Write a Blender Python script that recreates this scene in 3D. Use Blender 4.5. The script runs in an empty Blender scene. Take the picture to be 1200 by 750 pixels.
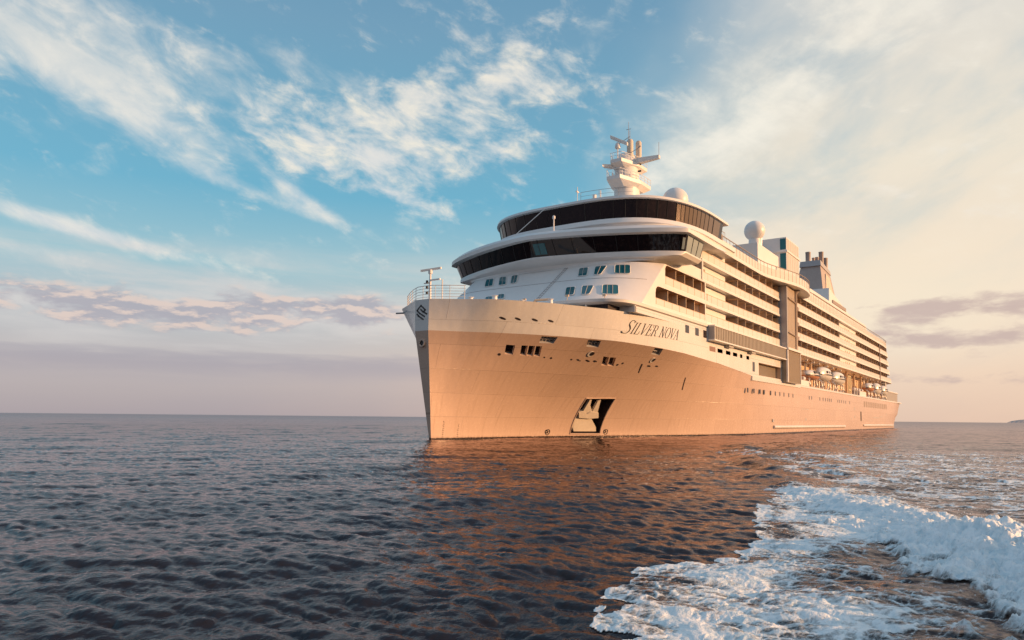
import bpy, bmesh, math, random
import numpy as np
from mathutils import Vector, Matrix

# ------------------------------------------------------------------ camera
# ship frame: L metres aft of the stem, P metres to port, H metres above water  ->  world (L, -P, H)
FPX = 840.0; PITCH = math.radians(4.0); ROLL = math.radians(0.57); HOR = 489.5
TH = math.atan(588 / FPX); S_, C_ = math.sin(TH), math.cos(TH)
CAM = (-55.1, 48.9, 2.4)
scene = bpy.context.scene
RIGHT = Vector((S_, -C_, 0)); FWD = Vector((C_, S_, 0)); UP = Vector((0, 0, 1))
fdir = (FWD * math.cos(PITCH) + UP * math.sin(PITCH)).normalized()
udir = (UP * math.cos(PITCH) - FWD * math.sin(PITCH)).normalized()
cr, sr = math.cos(ROLL), math.sin(ROLL)
xax = RIGHT * cr + udir * sr          # picture turned clockwise by ROLL
yax = udir * cr - RIGHT * sr
cam_data = bpy.data.cameras.new('camera'); cam = bpy.data.objects.new('camera', cam_data)
scene.collection.objects.link(cam); scene.camera = cam
m = Matrix((xax, yax, -fdir)).transposed().to_4x4(); m.translation = Vector((CAM[0], -CAM[1], CAM[2]))
cam.matrix_world = m
cam_data.sensor_width = 36; cam_data.lens = FPX / 1200 * 36
SHY = (HOR - 375) - FPX * math.tan(PITCH)
cam_data.shift_y = SHY * cr / 1200; cam_data.shift_x = SHY * sr / 1200
cam_data.clip_start = 0.2; cam_data.clip_end = 60000

# ------------------------------------------------------------------ node helper
class NT:
    def __init__(s, tree): s.t = tree; s.n = tree.nodes; s.l = tree.links
    def node(s, kind, **kw):
        n = s.n.new(kind)
        for k, v in kw.items(): setattr(n, k, v)
        return n
    def put(s, sock, v):
        if isinstance(v, bpy.types.NodeSocket): s.l.new(v, sock)
        elif v is not None: sock.default_value = v
    def m(s, op, a, b=None, c=None, clamp=False):
        n = s.node('ShaderNodeMath', operation=op, use_clamp=clamp)
        for i, v in enumerate((a, b, c)):
            if v is not None: s.put(n.inputs[i], v)
        return n.outputs[0]
    def add(s, a, b): return s.m('ADD', a, b)
    def sub(s, a, b): return s.m('SUBTRACT', a, b)
    def mul(s, a, b): return s.m('MULTIPLY', a, b)
    def vec(s, x, y, z=0.0):
        n = s.node('ShaderNodeCombineXYZ')
        for i, v in enumerate((x, y, z)): s.put(n.inputs[i], v)
        return n.outputs[0]
    def noise(s, v, scale, detail=4, rough=0.5, dist=0.0, lac=2.0):
        n = s.node('ShaderNodeTexNoise'); s.put(n.inputs['Vector'], v)
        n.inputs['Scale'].default_value = scale; n.inputs['Detail'].default_value = detail
        n.inputs['Roughness'].default_value = rough; n.inputs['Distortion'].default_value = dist
        n.inputs['Lacunarity'].default_value = lac
        return n.outputs[0]
    def ss(s, v, a, b, lo=0.0, hi=1.0):
        n = s.node('ShaderNodeMapRange', interpolation_type='SMOOTHSTEP')
        s.put(n.inputs[0], v)
        for i, x in enumerate((a, b, lo, hi)): s.put(n.inputs[i + 1], x)
        return n.outputs[0]
    def mix(s, f, a, b, mode='MIX'):
        n = s.node('ShaderNodeMix', data_type='RGBA', blend_type=mode)
        s.put(n.inputs[0], f); s.put(n.inputs[6], col4(a)); s.put(n.inputs[7], col4(b))
        return n.outputs[2]
    def ramp(s, f, stops, interp='LINEAR'):
        n = s.node('ShaderNodeValToRGB'); s.put(n.inputs[0], f); cr_ = n.color_ramp; cr_.interpolation = interp
        while len(cr_.elements) < len(stops): cr_.elements.new(0.5)
        for e, (p, c) in zip(cr_.elements, stops): e.position = p; e.color = col4(c)
        return n.outputs[0]
def col4(c):
    if isinstance(c, (tuple, list)) and len(c) == 3: return (*c, 1.0)
    return c
def srgb(r, g, b):
    f = lambda v: (v / 255 / 12.92) if v <= 10 else ((v / 255 + 0.055) / 1.055) ** 2.4
    return (f(r), f(g), f(b))

# ------------------------------------------------------------------ sun and sky
SUN_EL = math.radians(10.5)
sun_h = Vector((0.41, -0.912, 0)).normalized()
sun_dir = (sun_h * math.cos(SUN_EL) + UP * math.sin(SUN_EL)).normalized()
sd = bpy.data.lights.new('sun', 'SUN'); sd.energy = 5.0; sd.angle = math.radians(0.6); sd.color = (1.0, 0.53, 0.23)
so = bpy.data.objects.new('sun', sd); scene.collection.objects.link(so)
so.rotation_euler = sun_dir.to_track_quat('Z', 'Y').to_euler()

w = bpy.data.worlds.new('World'); scene.world = w; w.use_nodes = True
w.node_tree.nodes.clear(); N = NT(w.node_tree)
sky = N.node('ShaderNodeTexSky', sky_type='NISHITA', sun_disc=False)
sky.sun_elevation = SUN_EL; sky.sun_rotation = math.atan2(sun_h.x, sun_h.y)
sky.air_density = 1.0; sky.dust_density = 1.2; sky.ozone_density = 2.0
gen = N.node('ShaderNodeTexCoord').outputs['Generated']
def vdot(v): 
    n = N.node('ShaderNodeVectorMath', operation='DOT_PRODUCT'); N.l.new(gen, n.inputs[0]); n.inputs[1].default_value = v
    return n.outputs['Value']
dR, dF, dU = vdot(tuple(RIGHT)), vdot(tuple(FWD)), vdot((0, 0, 1))
AZ = N.mul(N.m('ARCTAN2', dR, dF), 57.2958)
EL = N.mul(N.m('ARCSINE', dU), 57.2958)
# turned, stretched coordinates for streaky high cloud
def turned(deg, sx, sy, ox=0.0):
    c, s = math.cos(math.radians(deg)), math.sin(math.radians(deg))
    a = N.add(N.mul(AZ, c), N.mul(EL, s)); b = N.sub(N.mul(EL, c), N.mul(AZ, s))
    return N.vec(N.mul(a, sx), N.mul(b, sy), ox)
def blob(az, el, ra, re, deg=0.0, warp=None, p=1.0):
    c, s = math.cos(math.radians(deg)), math.sin(math.radians(deg))
    x, y = N.sub(AZ, az), N.sub(EL, el)
    if warp is not None: x, y = N.add(x, warp[0]), N.add(y, warp[1])
    a = N.mul(N.add(N.mul(x, c), N.mul(y, s)), 1 / ra); b = N.mul(N.sub(N.mul(y, c), N.mul(x, s)), 1 / re)
    r2 = N.add(N.mul(a, a), N.mul(b, b))
    return N.mul(N.m('EXPONENT', N.mul(r2, -1.0)), p)
def total(*v):
    r = v[0]
    for x in v[1:]: r = N.add(r, x)
    return r
flat = N.vec(N.mul(AZ, 0.05), N.mul(EL, 0.05), 3.1)
w1 = N.mul(N.sub(N.noise(flat, 2.2, 3, 0.55), 0.5), 9.0)
w2 = N.mul(N.sub(N.noise(N.vec(N.mul(AZ, 0.05), N.mul(EL, 0.05), 9.7), 3.0, 3, 0.55), 0.5), 5.0)
WP = (w1, w2)
# base blue
elr = N.m('DIVIDE', EL, 40.0, clamp=True)
blue = N.ramp(elr, [(0.0, srgb(182, 170, 174)), (0.09, srgb(200, 188, 188)), (0.19, srgb(194, 200, 204)), (0.28, srgb(164, 203, 213)), (0.42, srgb(116, 184, 211)), (0.72, srgb(120, 166, 194)), (1.0, srgb(96, 144, 180))])
warm = N.ramp(elr, [(0.0, srgb(230, 198, 176)), (0.08, srgb(238, 208, 184)), (0.2, srgb(244, 224, 202)), (0.45, srgb(238, 228, 210)), (0.75, srgb(220, 218, 212)), (1.0, srgb(190, 198, 204))])
nis = N.mix(1.0, sky.outputs[0], (0.10, 0.10, 0.10), 'MULTIPLY')
base = N.mix(0.88, nis, blue)
# warm veil on the sun's side of the sky
edge = N.add(N.add(AZ, N.mul(EL, -0.45)), N.mul(w1, 1.0))
veil = N.ss(edge, -5.0, 15.0)
veiltex = N.noise(turned(22, 0.045, 0.10, 1.0), 1.9, 8, 0.56, 0.25)
lowright = N.mul(N.ss(N.add(AZ, N.mul(w2, 1.5)), -26.0, 26.0), N.ss(EL, 17.0, 2.0))
back = N.ss(dF, 0.35, -0.3)
vf = N.m('MAXIMUM', N.mul(veil, N.ss(veiltex, 0.22, 0.58, 0.55, 1.0)), N.mul(lowright, 0.95))
vf = N.m('MAXIMUM', vf, N.mul(back, 0.45))
c0 = N.mix(vf, base, warm)
# streaky cirrus, left and centre
st1 = N.noise(turned(-24, 0.075, 0.19, 5.0), 1.6, 9, 0.60, 0.55)
st2 = N.noise(turned(-12, 0.13, 0.30, 8.0), 1.9, 9, 0.62, 0.45)
st3 = N.noise(turned(-16, 0.20, 0.36, 12.0), 1.5, 9, 0.60, 0.3)
mL = total(blob(-31, 22.0, 9.5, 2.2, -20, WP, 1.35), blob(-25, 24.5, 9, 3.5, -20, WP, .55), blob(-38, 25, 9, 3.5, -10, WP, .8), blob(-15, 24.5, 6, 1.7, -18, WP, .8), blob(-30, 12.2, 7.5, .60, -9, None, 1.3), blob(-20.5, 16.6, 7.5, .7, -16, None, .8),
           blob(-17, 16.8, 4.0, .8, -33, None, 1.0), blob(-35, 10.8, 5, .5, -4, None, .7), blob(-33, 12.9, 5, .6, -12, None, .6))
mC = total(blob(-9, 20.8, 7.5, 3.0, -6, WP, 1.15), blob(-5.5, 24.3, 4.5, 2.2, 25, WP, .9), blob(0, 27, 5, 4, 40, WP, .9), blob(-9.6, 17.2, 3.4, .55, -16, None, .75), blob(-17, 20.5, 8, 2.4, -15, WP, .6), blob(4, 25, 4, 2, 10, WP, .55), blob(1, 21.4, 3, 1, 12, WP, .5))
f1 = N.ss(N.add(N.mul(mL, 0.36), N.mul(N.sub(N.add(N.mul(st1, .6), N.mul(st3, .4)), 0.5), 1.5)), 0.06, 0.66)
f2 = N.ss(N.add(N.mul(mC, 0.36), N.mul(N.sub(N.add(N.mul(st2, .45), N.mul(st3, .55)), 0.5), 2.2)), 0.06, 0.66)
mR = total(blob(17, 21.5, 9, 2.6, 28, WP, 1.0), blob(9, 16.5, 8, 2.0, 18, WP, .8), blob(26, 27, 9, 4, 30, WP, .9), blob(16, 14, 12, 3, 12, WP, .7))
f3 = N.ss(N.add(N.mul(mR, 0.38), N.mul(N.sub(N.add(N.mul(veiltex, .6), N.mul(st3, .4)), 0.5), 2.3)), 0.05, 0.85)
cir = N.ramp(elr, [(0.0, srgb(236, 218, 208)), (0.35, srgb(226, 226, 226)), (0.6, srgb(228, 226, 220)), (1.0, srgb(224, 222, 218))])
hi_ = N.ss(EL, 6.0, 10.0); f1 = N.mul(f1, hi_); f2 = N.mul(f2, hi_); f3 = N.mul(f3, hi_)
c1 = N.mix(N.mul(f3, 0.9), c0, srgb(250, 244, 230))
c1 = N.mix(N.mul(f1, 0.80), c1, N.mix(N.ss(st3, .4, .7), cir, srgb(246, 238, 226)))
c1 = N.mix(N.mul(f2, 0.92), c1, N.mix(N.ss(st2, .45, .7), cir, srgb(246, 238, 222)))
# low clouds near the horizon
cu = N.noise(N.vec(N.mul(AZ, 0.11), N.mul(EL, 0.33), 2.0), 2.0, 8, 0.58, 0.15)
cu2 = N.noise(N.vec(N.mul(N.add(AZ, 0.3), 0.11), N.mul(N.add(EL, 0.35), 0.33), 2.0), 2.0, 8, 0.58, 0.15)
band = total(blob(-22, 7.7, 22, 1.6, 0, None, 1.0), blob(-14, 8.6, 7, .8, 0, None, .6), blob(-30, 6.8, 8, 1.0, 0, None, .5))
fcu = N.ss(N.add(N.mul(band, 0.58), N.mul(N.sub(cu, 0.5), 2.0)), 0.26, 0.66)
fcu = N.mul(fcu, N.ss(band, 0.06, 0.30))
lit = N.ss(N.sub(cu, cu2), -0.03, 0.08)
ccu = N.mix(lit, srgb(168, 165, 177), srgb(230, 206, 194))
bk = N.noise(N.vec(N.mul(AZ, 0.06), N.mul(EL, 0.5), 4.0), 2.0, 6, 0.55, 0.2)
bank = N.mul(N.ss(N.add(EL, N.mul(N.sub(bk, .5), 2.4)), 4.9, 4.2), N.ss(EL, 2.0, 3.9, 0.22, 1.0))
fbk = N.mul(bank, N.ss(bk, .3, .6, .6, .95))
br = total(blob(34, 7.6, 10, .9, 2, None, 1.1), blob(31, 5.6, 12, .9, -2, None, 1.1), blob(30, 3.0, 14, .7, 0, None, .8))
fbr = N.ss(N.add(N.mul(br, 0.5), N.mul(N.sub(cu, 0.5), 2.0)), 0.20, 0.66)
fbr = N.mul(fbr, N.ss(br, 0.06, 0.30))
soft = N.noise(N.vec(N.mul(AZ, 0.035), N.mul(EL, 0.22), 14.0), 2.0, 6, 0.55, 0.3)
lowsoft = N.mul(N.mul(N.mul(N.ss(EL, 14.0, 9.0), N.ss(EL, 3.6, 6.5)), N.ss(soft, 0.36, 0.64)), 0.75)
c2 = N.mix(lowsoft, c1, N.mix(N.ss(AZ, -20, 25), srgb(216, 212, 210), srgb(242, 224, 204)))
glow = blob(27, 8.5, 14, 5.0, 0, None, 0.75); c2 = N.mix(glow, c2, srgb(250, 234, 208))
c2 = N.mix(N.mul(fcu, 0.72), c2, ccu)
c2 = N.mix(N.mul(fbk, N.ss(AZ, 22.0, -6.0, 0.0, 0.6)), c2, srgb(160, 157, 170))
c2 = N.mix(N.mul(fbr, 0.85), c2, srgb(200, 178, 172))
# overhead and behind the camera, then below the horizon
up_f = N.ss(EL, 33.0, 62.0); c2 = N.mix(up_f, c2, srgb(150, 178, 202))  # overhead sky out of view, toned to set the fill light
behind = N.mul(N.mul(N.ss(dF, 0.15, -0.45), N.ss(dR, 0.55, -0.1)), 0.85); c2 = N.mix(behind, c2, N.ramp(elr, [(0.0, srgb(150, 146, 158)), (0.3, srgb(146, 160, 180)), (1.0, srgb(128, 156, 184))]))  # unseen sky behind the camera, toned down to lessen fill on the front
c3 = N.mix(N.ss(EL, -0.2, -3.0), c2, srgb(60, 70, 80))
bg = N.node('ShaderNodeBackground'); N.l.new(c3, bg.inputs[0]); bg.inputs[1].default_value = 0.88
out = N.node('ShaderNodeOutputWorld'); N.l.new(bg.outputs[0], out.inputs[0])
w.cycles.sampling_method = 'MANUAL'; w.cycles.sample_map_resolution = 1024

scene.render.engine = 'CYCLES'
scene.view_settings.view_transform = 'Standard'; scene.view_settings.look = 'None'
scene.view_settings.exposure = 0.18; scene.view_settings.gamma = 1.0; scene.view_settings.use_curve_mapping = False
scene.cycles.max_bounces = 6; scene.cycles.diffuse_bounces = 4; scene.cycles.glossy_bounces = 3
scene.cycles.transparent_max_bounces = 8; scene.cycles.transmission_bounces = 3
scene.cycles.caustics_reflective = False; scene.cycles.caustics_refractive = False
scene.cycles.sample_clamp_indirect = 4.0

# ------------------------------------------------------------------ materials
MATS = {}
def W(L, P, H): return (L, -P, H)
def new_mat(name):
    m = bpy.data.materials.new(name); m.use_nodes = True; m.node_tree.nodes.clear()
    t = NT(m.node_tree); o = t.node('ShaderNodeOutputMaterial'); MATS[name] = m
    return m, t, o
def principled(t, **kw):
    b = t.node('ShaderNodeBsdfPrincipled')
    for k, v in kw.items(): t.put(b.inputs[k.replace('_', ' ')], col4(v))
    return b

m_water, t, o = new_mat('sea_water')
oc = t.node('ShaderNodeTexCoord').outputs['Object']
n1 = t.noise(oc, 5.5, 4, 0.62, 0.4); n2 = t.noise(oc, 0.9, 4, 0.6, 0.3)
cd_ = t.node('ShaderNodeCameraData').outputs['View Distance']
far_ = t.ss(n2, 0.25, 0.75)
h = t.add(t.mul(n1, 0.026), t.mul(n2, 0.06))
bp = t.node('ShaderNodeBump'); bp.inputs['Strength'].default_value = 0.75; bp.inputs['Distance'].default_value = 1.0
t.l.new(h, bp.inputs['Height'])
rg = t.node('ShaderNodeAttribute', attribute_name='cover').outputs['Fac']
fr = t.node('ShaderNodeFresnel'); fr.inputs['IOR'].default_value = 1.34; t.l.new(bp.outputs[0], fr.inputs['Normal'])
gl = t.node('ShaderNodeBsdfGlossy'); gl.inputs['Color'].default_value = (0.88, 0.775, 0.79, 1); t.l.new(t.add(0.055, t.mul(rg, 0.24)), gl.inputs['Roughness']); t.l.new(bp.outputs[0], gl.inputs['Normal'])
df = t.node('ShaderNodeBsdfDiffuse'); df.inputs['Color'].default_value = (0.013, 0.009, 0.010, 1)
mx = t.node('ShaderNodeMixShader'); t.l.new(t.mul(fr.outputs[0], t.sub(1.0, t.mul(rg, 0.42))), mx.inputs[0]); t.l.new(df.outputs[0], mx.inputs[1]); t.l.new(gl.outputs[0], mx.inputs[2])
t.l.new(mx.outputs[0], o.inputs[0])

m_foam, t, o = new_mat('foam')
oc = t.node('ShaderNodeTexCoord').outputs['Object']
at = t.node('ShaderNodeAttribute', attribute_name='cover').outputs['Fac']
fn = t.noise(oc, 30, 5, 0.65); fn2 = t.noise(oc, 7, 5, 0.6); fcl = t.noise(oc, 3.2, 6, 0.7, 0.6)
bp = t.node('ShaderNodeBump'); bp.inputs['Strength'].default_value = 0.8; bp.inputs['Distance'].default_value = 0.045
t.l.new(t.add(t.add(t.mul(fn, 0.35), fn2), t.mul(fcl, 1.2)), bp.inputs['Height'])
b = principled(t, Base_Color=t.mix(t.ss(fcl, 0.32, 0.62), (0.66, 0.78, 0.83), (0.97, 0.98, 0.98)), Roughness=0.7); t.l.new(bp.outputs[0], b.inputs['Normal'])  # bluish shadow tone of the foam put into its colour
tr = t.node('ShaderNodeBsdfTransparent'); mx = t.node('ShaderNodeMixShader')
t.l.new(t.ss(t.add(at, t.mul(t.sub(fn, 0.5), 0.9)), 0.08, 1.28, 0.0, 0.95), mx.inputs[0]); t.l.new(tr.outputs[0], mx.inputs[1]); t.l.new(b.outputs[0], mx.inputs[2])
t.l.new(mx.outputs[0], o.inputs[0])

# ------------------------------------------------------------------ sea surface
def wave_tile(n, size, lmin, lmax, slope, deg, spread, seed, power=2.0):
    rng = np.random.default_rng(seed)
    k1 = 2 * np.pi * np.fft.fftfreq(n, size / n); kx, ky = np.meshgrid(k1, k1, indexing='xy')
    k = np.hypot(kx, ky); k[0, 0] = 1e9
    th = np.arctan2(ky, kx) - math.radians(deg)
    amp = k ** -power * (np.abs(np.cos(th / 2)) ** spread + 0.045)
    lam = 2 * np.pi / k
    amp *= 1 / (1 + (lam / lmax) ** 8) / (1 + (lmin / lam) ** 8)
    H = amp * (rng.normal(size=(n, n)) + 1j * rng.normal(size=(n, n)))
    h = np.fft.ifft2(H).real
    sx = np.fft.ifft2(1j * kx * H).real; sy = np.fft.ifft2(1j * ky * H).real
    sc = slope / math.sqrt((sx ** 2 + sy ** 2).mean())
    dx = np.fft.ifft2(1j * kx / k * H).real; dy = np.fft.ifft2(1j * ky / k * H).real
    return (size, np.stack([h, -dx, -dy], -1).astype(np.float32) * sc)
def sample(tile, x, y, rot=0.0):
    size, a = tile; n = a.shape[0]
    c, s = math.cos(rot), math.sin(rot)
    u = (x * c + y * s) / size * n; v = (-x * s + y * c) / size * n
    i = np.floor(u).astype(int); j = np.floor(v).astype(int); fu = (u - i)[..., None]; fv = (v - j)[..., None]
    i0, i1, j0, j1 = i % n, (i + 1) % n, j % n, (j + 1) % n
    r = (a[j0, i0] * (1 - fu) + a[j0, i1] * fu) * (1 - fv) + (a[j1, i0] * (1 - fu) + a[j1, i1] * fu) * fv
    if a.shape[2] == 3:
        return np.stack([r[..., 0], r[..., 1] * c - r[..., 2] * s, r[..., 1] * s + r[..., 2] * c], -1)
    return r[..., 0]
def noise_tile(n, size, lam, seed):
    rng = np.random.default_rng(seed)
    k1 = np.fft.fftfreq(n, size / n); kx, ky = np.meshgrid(k1, k1)
    k = np.hypot(kx, ky); H = np.exp(-((k - 1 / lam) / (0.45 / lam)) ** 2) * (rng.normal(size=(n, n)) + 1j * rng.normal(size=(n, n)))
    h = np.fft.ifft2(H).real; h /= h.std()
    return (size, h[..., None].astype(np.float32))
fdeg = math.degrees(math.atan2(S_, C_))
T0 = wave_tile(1024, 173.0, 3.0, 20.0, 0.036, fdeg + 14, 9, 1, 2.0)
T1 = wave_tile(1024, 61.0, 0.8, 3.2, 0.072, fdeg - 7, 9, 2, 1.9)
T2 = wave_tile(1024, 23.0, 0.22, 0.8, 0.195, fdeg + 7, 7, 3, 1.7)
T3 = wave_tile(512, 6.7, 0.07, 0.22, 0.12, fdeg - 3, 5, 4, 1.5)
G = {l: noise_tile(512, l * 17.3, l, int(l * 100)) for l in (3.0, 1.0, 0.45, 0.2, 0.09)}

def sstep(x, a, b):
    t = np.clip((x - a) / (b - a), 0, 1); return t * t * (3 - 2 * t)
# the breaking bow wave of the boat we stand on: crest line in (metres right, metres ahead) of the camera
CREST = np.array([(5.6, 4.0), (6.9, 7.0), (7.75, 9.5), (8.35, 11.7), (8.9, 13.6), (9.5, 16.0), (9.9, 18.8), (10.2, 22.9), (10.3, 26.0), (10.6, 31.0), (11.8, 36.0), (14.0, 42.0)])
CH = np.array([.40, .40, .40, .37, .33, .27, .20, .14, .10, .12, .12, .0])
def crest(X, Z):
    cx = np.interp(Z, CREST[:, 1], CREST[:, 0]); ch = np.interp(Z, CREST[:, 1], CH, left=.40, right=0)
    return X - cx, ch
def wake_h(X, Z):
    wob = sample(G[3.0], X, Z) * 0.18
    d, ch = crest(X + wob, Z); ch = ch * (1 + 0.16 * sample(G[3.0], X + 9, Z + 4))
    left = sstep(d, -1.25, -0.05); right = np.exp(-np.clip(d, 0, None) ** 2 / 2.4)
    hh = np.where(d < 0, left, right) * ch
    hh = hh - 0.03 * ch / .4 * np.exp(-((d + 1.7) / .7) ** 2)
    ax, az, bx, bz = 11.5, 30.0, 24.0, 78.0; ln = math.hypot(bx - ax, bz - az); ux_, uz_ = (bx - ax) / ln, (bz - az) / ln
    al = (X - ax) * ux_ + (Z - az) * uz_; pd = (X - ax) * uz_ - (Z - az) * ux_ + 0.5 * sample(G[3.0], X * .5, Z * .5)
    hh = hh + 0.13 * np.exp(-(pd / 3.2) ** 2) * np.cos(2 * np.pi * pd / 3.6) * sstep(al, -6, 6) * (1 - sstep(al, ln - 15, ln + 5)) * (1 + .3 * sample(G[3.0], X, Z))
    return hh
cx0, cy0 = CAM[0], -CAM[1]
def to_world(X, Z):
    return cx0 + RIGHT.x * X + FWD.x * Z, cy0 + RIGHT.y * X + FWD.y * Z
def ship_mask(x, y):            # calm the sea under the hull a little
    return np.ones_like(x)
def sea(X, Z):
    x, y = to_world(X, Z); r = np.hypot(X, Z)
    a = sample(T0, x, y) * (1 - 0.6 * sstep(r, 300, 1500))[..., None]
    a = a + sample(T1, x, y, 0.4) * (1 - 0.7 * sstep(r, 400, 1600))[..., None]
    a = a + sample(T2, x, y, -0.7) * (1 - sstep(r, 80, 260))[..., None]
    a = a + sample(T3, x, y, 1.1) * (1 - sstep(r, 11, 26))[..., None]
    return x + a[..., 1] * 1.0, y + a[..., 2] * 1.0, a[..., 0] + wake_h(X, Z)

def grid_object(name, x, y, z, mat, keep=None, attr=None, wrap=False):
    nr, nc = x.shape
    idx = np.arange(nr * nc).reshape(nr, nc)
    if wrap: idx = np.concatenate([idx, idx[:, :1]], 1)
    f = np.stack([idx[:-1, :-1], idx[:-1, 1:], idx[1:, 1:], idx[1:, :-1]], -1).reshape(-1, 4)
    co = np.stack([x, y, z], -1).reshape(-1, 3).astype(np.float32)
    if keep is not None:
        kf = keep.reshape(-1)[f].any(1); f = f[kf]
        used = np.zeros(len(co), bool); used[f.reshape(-1)] = True
        mp = np.cumsum(used) - 1; f = mp[f]; co = co[used]
        if attr is not None: attr = attr.reshape(-1)[used]
    me = bpy.data.meshes.new(name)
    me.vertices.add(len(co)); me.vertices.foreach_set('co', co.reshape(-1))
    me.loops.add(f.size); me.loops.foreach_set('vertex_index', f.reshape(-1).astype(np.int32))
    me.polygons.add(len(f)); me.polygons.foreach_set('loop_start', np.arange(0, f.size, 4, dtype=np.int32))
    me.polygons.foreach_set('use_smooth', np.ones(len(f), bool))
    me.update(calc_edges=True); me.validate()
    if attr is not None:
        a = me.attributes.new('cover', 'FLOAT', 'POINT'); a.data.foreach_set('value', attr.reshape(-1).astype(np.float32))
    me.materials.append(mat)
    o = bpy.data.objects.new(name, me); scene.collection.objects.link(o)
    return o

rr = [0.6]
while rr[-1] < 6.5: rr.append(rr[-1] * 1.04)
while rr[-1] < 200: rr.append(rr[-1] * 1.0045)
while rr[-1] < 900: rr.append(rr[-1] * 1.009)
while rr[-1] < 30000: rr.append(rr[-1] * 1.07)
rr = np.array(rr)
aa = np.concatenate([np.linspace(-180, -48, 60, endpoint=False), np.linspace(-48, 48, 1150, endpoint=False), np.linspace(48, 180, 60, endpoint=False)])
A, Rr = np.meshgrid(np.radians(aa), rr)
sx, sy, sz = sea(Rr * np.sin(A), Rr * np.cos(A))
so_ = grid_object('sea', sx, sy, sz, m_water, wrap=True, attr=sstep(np.log(Rr), math.log(40), math.log(1800)))
so_['kind'] = 'structure'; so_['label'] = 'dark rippled open sea around the ship'

# foam: outlines on the water as seen points (column, row of the photograph) carried onto the sea plane
def ground(px, py):
    hz = HOR + (px - 600) * math.tan(ROLL); Z = CAM[2] * FPX / (py - hz); return (px - 600) / FPX * Z, Z
LEFT = [ground(*p) for p in [(932, 566), (908, 579), (890, 588), (887, 604), (892, 616), (882, 638), (862, 648), (822, 653), (772, 658), (744, 667), (762, 674), (724, 679), (716, 688), (740, 702), (700, 713), (722, 726), (752, 733), (735, 745), (720, 760), (700, 800)]]
RGT = [ground(*p) for p in [(700, 830), (1330, 830), (1260, 745), (1190, 712), (1135, 690), (1115, 662), (1085, 645), (1070, 612), (1010, 606), (950, 573)]]
POLY = np.array(LEFT + RGT)
def in_poly(X, Z, P):
    c = np.zeros(X.shape, bool); n = len(P)
    for i in range(n):
        (x0, y0), (x1, y1) = P[i], P[i - 1]
        if y0 == y1: continue
        c ^= ((y0 > Z) != (y1 > Z)) & (X < (x1 - x0) * (Z - y0) / (y1 - y0) + x0)
    return c
def dist_line(X, Z, P):
    d = np.full(X.shape, 1e9)
    for (x0, y0), (x1, y1) in zip(P[:-1], P[1:]):
        L2 = (x1 - x0) ** 2 + (y1 - y0) ** 2
        t_ = np.clip(((X - x0) * (x1 - x0) + (Z - y0) * (y1 - y0)) / L2, 0, 1)
        d = np.minimum(d, np.hypot(X - x0 - t_ * (x1 - x0), Z - y0 - t_ * (y1 - y0)))
    return d
zz = [6.2]
while zz[-1] < 75: zz.append(zz[-1] * (1.0032 if zz[-1] < 30 else 1.008))
K, Z = np.meshgrid(np.arange(0.02, 1.0, 0.0011), np.array(zz)); X = K * Z
ux = X + 0.10 * sample(G[1.0], X, Z) + 0.04 * sample(G[0.45], Z, X); uz = Z + 0.12 * sample(G[1.0], X + 5, Z + 3) + 0.04 * sample(G[0.45], X, Z)
ins = in_poly(ux, uz, POLY); dl = dist_line(ux, uz, np.array(LEFT))
d, ch = crest(X + sample(G[3.0], X, Z) * 0.18, Z)
# density of the patch: full along the left and middle, torn open beside the ridge
rel = (ux - np.interp(uz, CREST[:, 1], CREST[:, 0]))           # metres left of the crest (negative)
dens = 1.18 - 0.80 * sstep(rel, -4.2, -2.2) * sstep(Z, 15.5, 12.0) + 0.10 * sample(G[1.0], X, Z) + 0.16 * sample(G[3.0], X + 3, Z)
dens = dens - 0.50 * sstep(Z, 9.4, 7.0) * sstep(X, 3.5, 6)
dens = dens - 0.42 * np.exp(-((dl - 0.35) / 0.28) ** 2)
rid = lambda g, w, dx=0: np.exp(-(sample(G[g], X * .62 + dx, Z * 1.0) / w) ** 2)
lace = 0.55 * rid(0.45, .45, 2) + 0.40 * rid(0.2, .5) + 0.30 * rid(1.0, .3, 7) + 0.22 * rid(0.09, .6)
cov = np.where(ins, (dens * 1.35 + lace * 1.1 - 0.92), 0)
cov = np.where(ins & (dl < 0.04 + 0.05 * sample(G[1.0], X, Z)), 1.2, cov)
# the breaking ridge itself
edgew = 0.10 * sample(G[1.0], X * 1.0, Z) + 0.07 * sample(G[0.45], Z, X)
rdens = sstep(d + edgew, -2.1, -1.05) * (1 - sstep(d, 0.1, 1.5)) * sstep(Z, 27.5, 23.0)
rdens = rdens * (1 + 0.12 * sample(G[1.0], Z, X))
ridge = rdens > 0.3
cov = np.maximum(cov, np.where(rdens > 0.02, rdens * 2.1 + 0.8 * lace - 0.75, 0))
# scattered streaks on the far side
stream = sstep(Z, 14, 22) * (1 - sstep(Z, 45, 70)) * sstep(d, 0.6, 2.5) * (1 - sstep(K, 0.85, 0.98))
st = 0.55 * np.exp(-(sample(G[1.0], X * 0.35, Z * 0.9) / .35) ** 2) + 0.5 * rid(0.45, .4) + 0.25 * sample(G[3.0], X, Z + 20) + 0.25 * rid(0.2, .5, 3)
cov = np.maximum(cov, np.where(stream > 0.01, np.minimum((st * stream - 0.34) * 1.7, .8) + .10 + .36 * stream * (1 + .5 * sample(G[1.0], X * .5, Z) + .4 * sample(G[0.2], X * .5, Z)), 0))
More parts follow.
